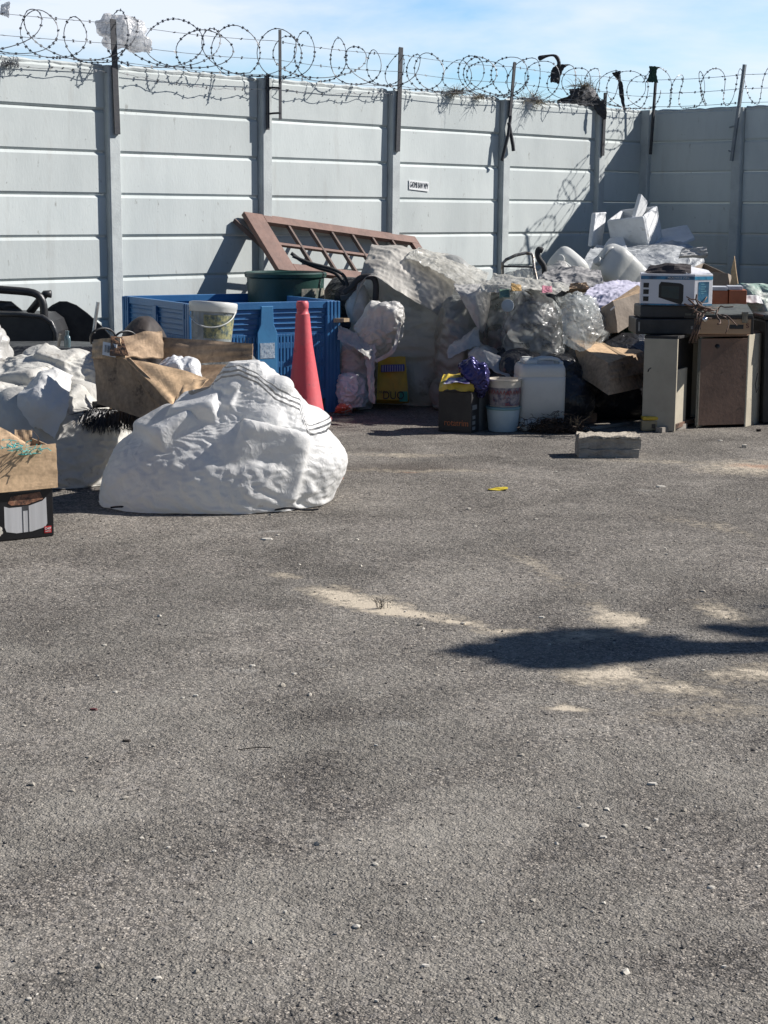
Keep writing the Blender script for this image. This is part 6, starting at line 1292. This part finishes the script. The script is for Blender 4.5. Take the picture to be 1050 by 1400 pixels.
# boxed oven
o = empty('oven_carton', PT(925, 422, 10.85), 'white carton with a blue rim and a printed black oven on the black case', 'box', rz=R(-3)); o.location.z = zt+.188
l = o.location
BX = mat('white_printed_card', (.70, .71, .74), (.66, .67, .70), rough=.45, scale=5, bump=.08)
# footprint: front-left, front corner, right corner
FL, FC, RC = Vector((-.235, 0, 0)), Vector((.10, -.07, 0)), Vector((.225, 0.0, 0)); bk = Vector((.02, .26, 0)); oh = .20
mb = MB(); mb.prism([(p.x, p.y) for p in (FL, FC, RC, RC+bk*.8, FL+bk)], 0, oh); obj('carton', mb, BX, o, bevel=.002)
def on(p, q, s, z, e=.0015):
    d = (q-p); n = Vector((d.y, -d.x, 0)).normalized(); return p+d*s+n*e+Vector((0, 0, z))
def face(nm, p, q, S, m_, e=.0015, par=None):
    mb = MB()
    for poly in S: mb.add([on(p, q, s, z, e) for s, z in poly], [tuple(range(len(poly)))])
    return obj(nm, mb, m_, par or o)
BL = mat('blue_print_band', (.05, .22, .38), (.04, .05, .09), rough=.45, scale=12)
face('top_band', FL, FC, [[(0, .165), (1, .165), (1, .187), (0, .187)]], BL); face('top_band', FC, RC, [[(0, .165), (1, .165), (1, .187), (0, .187)]], mat('bright_blue_band', (.05, .30, .50), rough=.45))
face('bottom_band', FL, FC, [[(0, .0), (1, .0), (1, .010), (0, .010)]], BL); face('bottom_band', FC, RC, [[(0, .0), (1, .0), (1, .010), (0, .010)]], BL)
op_ = face('oven_picture', FL, FC, [[(.34, .05), (.34, .13), (.38, .15), (.74, .142), (.80, .13), (.80, .03), (.77, .008), (.70, .012)]], BOXK)
face('oven_door_picture', FL, FC, [[(.39, .055), (.39, .125), (.72, .122), (.72, .04)]], mat('printed_glass', (.03, .045, .045), rough=.3), .002, op_)
for z in (.025, .07, .112): face('small_picture', FL, FC, [[(.05, z), (.15, z), (.155, z+.03), (.05, z+.03)]], BOXK)
sp_ = face('side_picture', FC, RC, [[(.22, .02), (.80, .02), (.80, .152), (.22, .152)]], mat('side_dark_blue', (.03, .10, .17), (.05, .20, .33), rough=.4, scale=7))
face('side_lettering', FC, RC, [[(.34, z), (.34+w, z), (.34+w, z+.004), (.34, z+.004)] for z, w in ((.135, .2), (.118, .28), (.104, .22), (.09, .3), (.077, .2))], mat('print_light_blue', (.2, .5, .6), rough=.5), .0022, sp_)
text('band_lettering', 'MICROWAVE OVEN', .017, PAPERW, o, frameM(on(FL, FC, .70, .176, .0025), FC-FL, (0, 0, 1)), sx=.9)
mb = MB(); mb.slab(FL+Vector((.02, .03, oh)), FC+Vector((-.02, .03, oh)), FC+bk*.5+Vector((-.02, 0, oh+.06)), FL+bk*.5+Vector((.06, 0, oh+.055)), .004, n=8, warp=.008, bulge=.02); obj('open_flap', mb, mat('dark_flap_inside', (.06, .05, .05), (.03, .028, .028), rough=.8, scale=7), o)
mb = MB(); mb.slab(FC+Vector((-.05, .03, oh+.002)), RC+Vector((-.01, .01, oh+.002)), RC+bk*.6+Vector((-.02, 0, oh+.018)), FC+bk*.5+Vector((-.06, 0, oh+.05)), .004, n=8, warp=.002); obj('top_flap', mb, BX, o)
# box behind oven, orange tins
o, P, l = pbox('cardboard_box', 'dark cardboard box with one tall torn sunlit corner behind the boxed oven', 'box',
     [(935, 420, 12.1), (1000, 420, 11.9), (1015, 415, 12.5), (950, 415, 12.7)], [(940, 368, 12.1), (995, 374, 11.9), (1006, 380, 12.4), (962, 360, 12.6)], KRAFTG, names=('front_panel', 'side_panel', 'back_panel', 'side_panel'))
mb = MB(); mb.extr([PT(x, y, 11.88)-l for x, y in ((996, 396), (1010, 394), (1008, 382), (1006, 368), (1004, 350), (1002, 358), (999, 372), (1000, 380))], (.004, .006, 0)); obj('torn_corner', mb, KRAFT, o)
o = empty('red_brown_box', PT(996, 422, 11.3), 'reddish brown wooden box with a white lid edge right of the boxed oven', 'box', rz=R(-8)); l = o.location; RB = mat('red_brown_lacquer', (.40, .13, .06), (.30, .10, .05), rough=.45, scale=8, spots=.3, spot_col=(.15, .05, .03), spot_scale=20)
mb = MB(); mb.box(-.125, -.005, 0, .2, 0, .12); mb.box(.0, .115, -.02, .2, 0, .125); obj('drawer', mb, RB, o, bevel=.004)
mb = MB(); mb.box(-.125, -.012, -.01, .19, .121, .145); mb.box(-.01, .09, .0, .19, .126, .150); obj('lid', mb, mat('white_tray', (.6, .62, .66), rough=.5), o, bevel=.003)
# green net bag and dark bin at the right edge
sack('green_bag', 'pale green translucent net bag at the right edge above the dark bin', 'bag', [(445, 1012, 1075, .15), (425, 1008, 1080, .18), (405, 1008, 1075, .16), (392, 1010, 1060, .1), (388, 1014, 1045, .04)], 11.7, mat('pale_green_net', (.30, .44, .36), (.55, .58, .52), rough=.5, scale=9, bump=.8, crease=1, cscale=10), nu=48, nv=30, ex=1.15, seed=141, lump=.1)
sheet('white_paper', 'bright white paper sheet lying on the pale green net bag', 'paper', [[PT(1012, 412, 11.45), PT(1044, 414, 11.45)], [PT(1014, 402, 11.5), PT(1040, 404, 11.5)]], PAPERW, n=(14, 10), ex=1.03, seed=142)
hose('black_bag_handle', 'black bag handle arching at the right edge of the picture', 'handle', [(1010, 392), (1025, 390), (1040, 394), (1052, 404), (1060, 420)], 11.8, .012)
o = empty('refuse_bin', GR(1068, 580), 'dark charcoal refuse bin cut off by the right edge of the picture', 'bin', rz=R(4)); 
mb = MB(); mb.prism([(-.13, 0), (.13, 0), (.13, .3), (-.13, .3)], .0, .70, top=[(-.15, -.02), (.15, -.02), (.15, .32), (-.15, .32)]); obj('body', mb, BLACKP, o, bevel=.015)
mb = MB(); mb.box(-.165, .165, -.035, .335, .70, .735); obj('rim', mb, mat('charcoal_plastic', (.035, .036, .038), rough=.4), o, bevel=.01)
plank('pale_post', 'short pale post standing at the right edge of the picture', GR(1046, 575), GR(1058, 575), .04, .12, mat('pale_render', (.45, .38, .33), rough=.9, scale=10), 'post')

# ------------------------------------------------------------ litter on the tarmac
o = obj('yellow_wrapper', *(lambda mb: (mb, mat('yellow_foil', (.65, .50, .04), rough=.45, scale=20)))((lambda mb: (mb.slab((0, 0, .004), (.10, .0, .006), (.105, .05, .012), (.005, .045, .004), .002, n=8, warp=.003), mb)[1])(MB()))); o.location = GR(667, 671); tag(o, 'flattened yellow wrapper lying alone on the open tarmac', 'wrapper')
rnd = random.Random(5)
WCH = mat('white_chip', (.66, .62, .54), rough=.8, scale=30); RCH = mat('maroon_chip', (.13, .03, .03), rough=.6); STK = mat('dry_twig', (.06, .05, .04), rough=.9)
def scrap(name, label, cat, x, y, s, m_, asp=.5, group=None):
    mb = MB(); n = 7; P = []
    for i in range(n): w = 2*PI*i/n; r = s*rnd.uniform(.7, 1.1); P.append((r*math.cos(w), r*asp*math.sin(w)))
    mb.prism(P, .001, .004+s*.1, top=[(p[0]*.85, p[1]*.85) for p in P]); o = obj(name, mb, m_); o.location = GR(x, y); o.rotation_euler = (0, 0, rnd.uniform(-.5, .5)); return tag(o, label, cat, group)
for x, y, s, lb in ((582, 1322, .0085, 'brightest white chip near the bottom edge, just right of the middle'), (824, 1146, .010, 'round cream fleck at the lower right of the tarmac'), (515, 1370, .005, 'tiny white chip nearest the bottom edge of the tarmac'),
    (990, 1323, .006, 'white chip in the bottom right corner of the tarmac'), (390, 1248, .005, 'small white chip low down left of the middle'), (908, 1163, .006, 'small white chip just right of the round cream fleck'), (268, 952, .010, 'white chip left of centre, right one of a close pair'), (250, 955, .006, 'smaller white chip left of centre, left one of a close pair'),
    (345, 911, .012, 'broad white smear-like chip below the big white bag'), (402, 922, .008, 'white chip right of the broad white chip'), (157, 947, .008, 'white chip at the left above the maroon scrap'), (514, 1020, .007, 'white chip in the middle of the tarmac'), (892, 1073, .014, 'long cream chip at the right below the tree shadow'),
    (903, 666, .03, 'wide white scrap in front of the two cabinets'), (520, 948, .006, 'tiny white chip above the middle of the tarmac'), (792, 1105, .006, 'tiny white chip up left of the round cream fleck'), (230, 1160, .006, 'tiny white chip low at the left, left of a pair'), (292, 1165, .006, 'tiny white chip low at the left, right of a pair'),
    (897, 1122, .006, 'tiny white chip above right of the round cream fleck'), (660, 1262, .006, 'tiny white chip low down right of the middle'), (985, 603, .02, 'white scrap in front of the right cabinet'), (365, 738, .03, 'flat white scrap just below the big white bag'), (740, 845, .012, 'white chip just above the tree shadow')):
    scrap('paper_scrap', lb, 'litter', x, y, s, WCH, group='white chips scattered over the tarmac')
scrap('maroon_scrap', 'tiny maroon scrap on the tarmac at the left', 'litter', 128, 971, .013, RCH)
scrap('dark_scrap', 'small dark scrap of rubber on the tarmac below the maroon scrap', 'litter', 173, 1014, .013, STK)
for x, y, lb in ((1035, 590, 'lone small dark stone on the ground near the right edge'), (1015, 612, 'lone pale pebble near the reddish stain at the right')):
    mb = rough_box(.025, .02, .016, x, amp=.003); q = obj('pebble', mb, STK if y < 600 else WCH, smooth=True); q.location = GR(x, y); tag(q, lb, 'pebble')
mb = MB(); rnd = random.Random(33)
for i in range(14): a = Vector((rnd.gauss(0, .01), rnd.gauss(0, .008), 0)); mb.tube([a, a+Vector((rnd.gauss(0, .008), rnd.gauss(0, .008), .02)), a+Vector((rnd.gauss(0, .015), rnd.gauss(0, .012), rnd.uniform(.03, .055)))], .001, 3, caps=False)
q = obj('dry_weed', mb, STK); q.location = GR(520, 832); tag(q, 'tiny dark weed growing from the long streak of sand', 'weed')
mb = MB(); mb.tube([(0, 0, .004), (.05, .015, .006), (.085, .02, .004)], .0016, 4); q = obj('twig', mb, STK); q.location = GR(325, 1027); tag(q, 'thin dark twig lying on the tarmac left of centre', 'twig')
mb = MB(); mb.slab((0, 0, .006), (.10, 0, .006), (.12, .06, .02), (.0, .06, .02), .006, n=6, warp=.004); q = obj('broken_tile', mb, mat('red_brown_tile', (.35, .19, .13), rough=.85, scale=15)); q.location = GR(438, 660); tag(q, 'broken reddish tile piece beside the right end of the big white bag', 'tile')

# ------------------------------------------------------------ unseen tree outside the picture, leaves laid out to cast the tarmac shadow
o = empty('shade_tree', (7.9, 6.9, 0), 'unseen leafy tree outside the right edge of the picture, shading the tarmac', 'tree'); l = o.location
BARK = mat('bark', (.16, .12, .09), rough=.9, scale=12, bump=.8)
def sh(x, y, z): return GR(x, y)+Vector((1.34, .31, 1))*z-l
mb = MB(); tip = sh(640, 889, 3.3)
mb.tube([(0, 0, 0), (-.05, 0, 1.5), (-.15, 0, 2.6), (-.4, -.05, 3.2)], [.14, .12, .10, .08], 12)
mb.tube([(-.4, -.05, 3.2), sh(1150, 880, 3.35), sh(900, 882, 3.35), sh(700, 888, 3.3)], [.08, .06, .03, .012], 8); obj('trunk', mb, BARK, o)
mb = MB(); rnd = random.Random(17)
Pn = [(625, 890, 1), (660, 889, 9), (700, 888, 19), (740, 889, 25), (780, 886, 27), (820, 884, 24), (860, 884, 20), (900, 884, 15), (940, 886, 10), (980, 887, 7), (1020, 887, 6), (1060, 886, 6), (1100, 886, 10), (980, 857, 3), (1010, 861, 4), (1040, 864, 6), (1080, 868, 9), (1120, 875, 14), (1170, 882, 22)]
for x, y, hh in Pn:
    for i in range(int(44*hh)+10):
        px_, py_ = x+rnd.uniform(-26, 26)*(1 if hh > 3 else .5), y+rnd.gauss(0, hh*.52)
        if abs(py_-y) > hh*1.05: continue
        c = sh(px_, py_, 3.3+rnd.gauss(0, .10)); a = Vector((rnd.gauss(0, 1), rnd.gauss(0, 1), rnd.gauss(0, 1))).normalized(); b = a.orthogonal().normalized(); s = rnd.uniform(.018, .034)
        mb.add([c-a*s*1.6, c+b*s*.6, c+a*s*1.6, c-b*s*.6], [(0, 1, 2, 3)])
for i in range(5000):
    d = Vector((rnd.gauss(0, 1), rnd.gauss(0, 1), rnd.gauss(0, .7))).normalized()*rnd.uniform(.3, 1)**.5*.85; c = Vector((-.2, 0, 3.8))+d; a = Vector((rnd.gauss(0, 1), rnd.gauss(0, 1), rnd.gauss(0, 1))).normalized(); b = a.orthogonal().normalized(); s = .04
    mb.add([c-a*s*1.6, c+b*s*.6, c+a*s*1.6, c-b*s*.6], [(0, 1, 2, 3)])
obj('crown', mb, mat('leaf_green', (.05, .09, .03), rough=.6, scale=8), o)
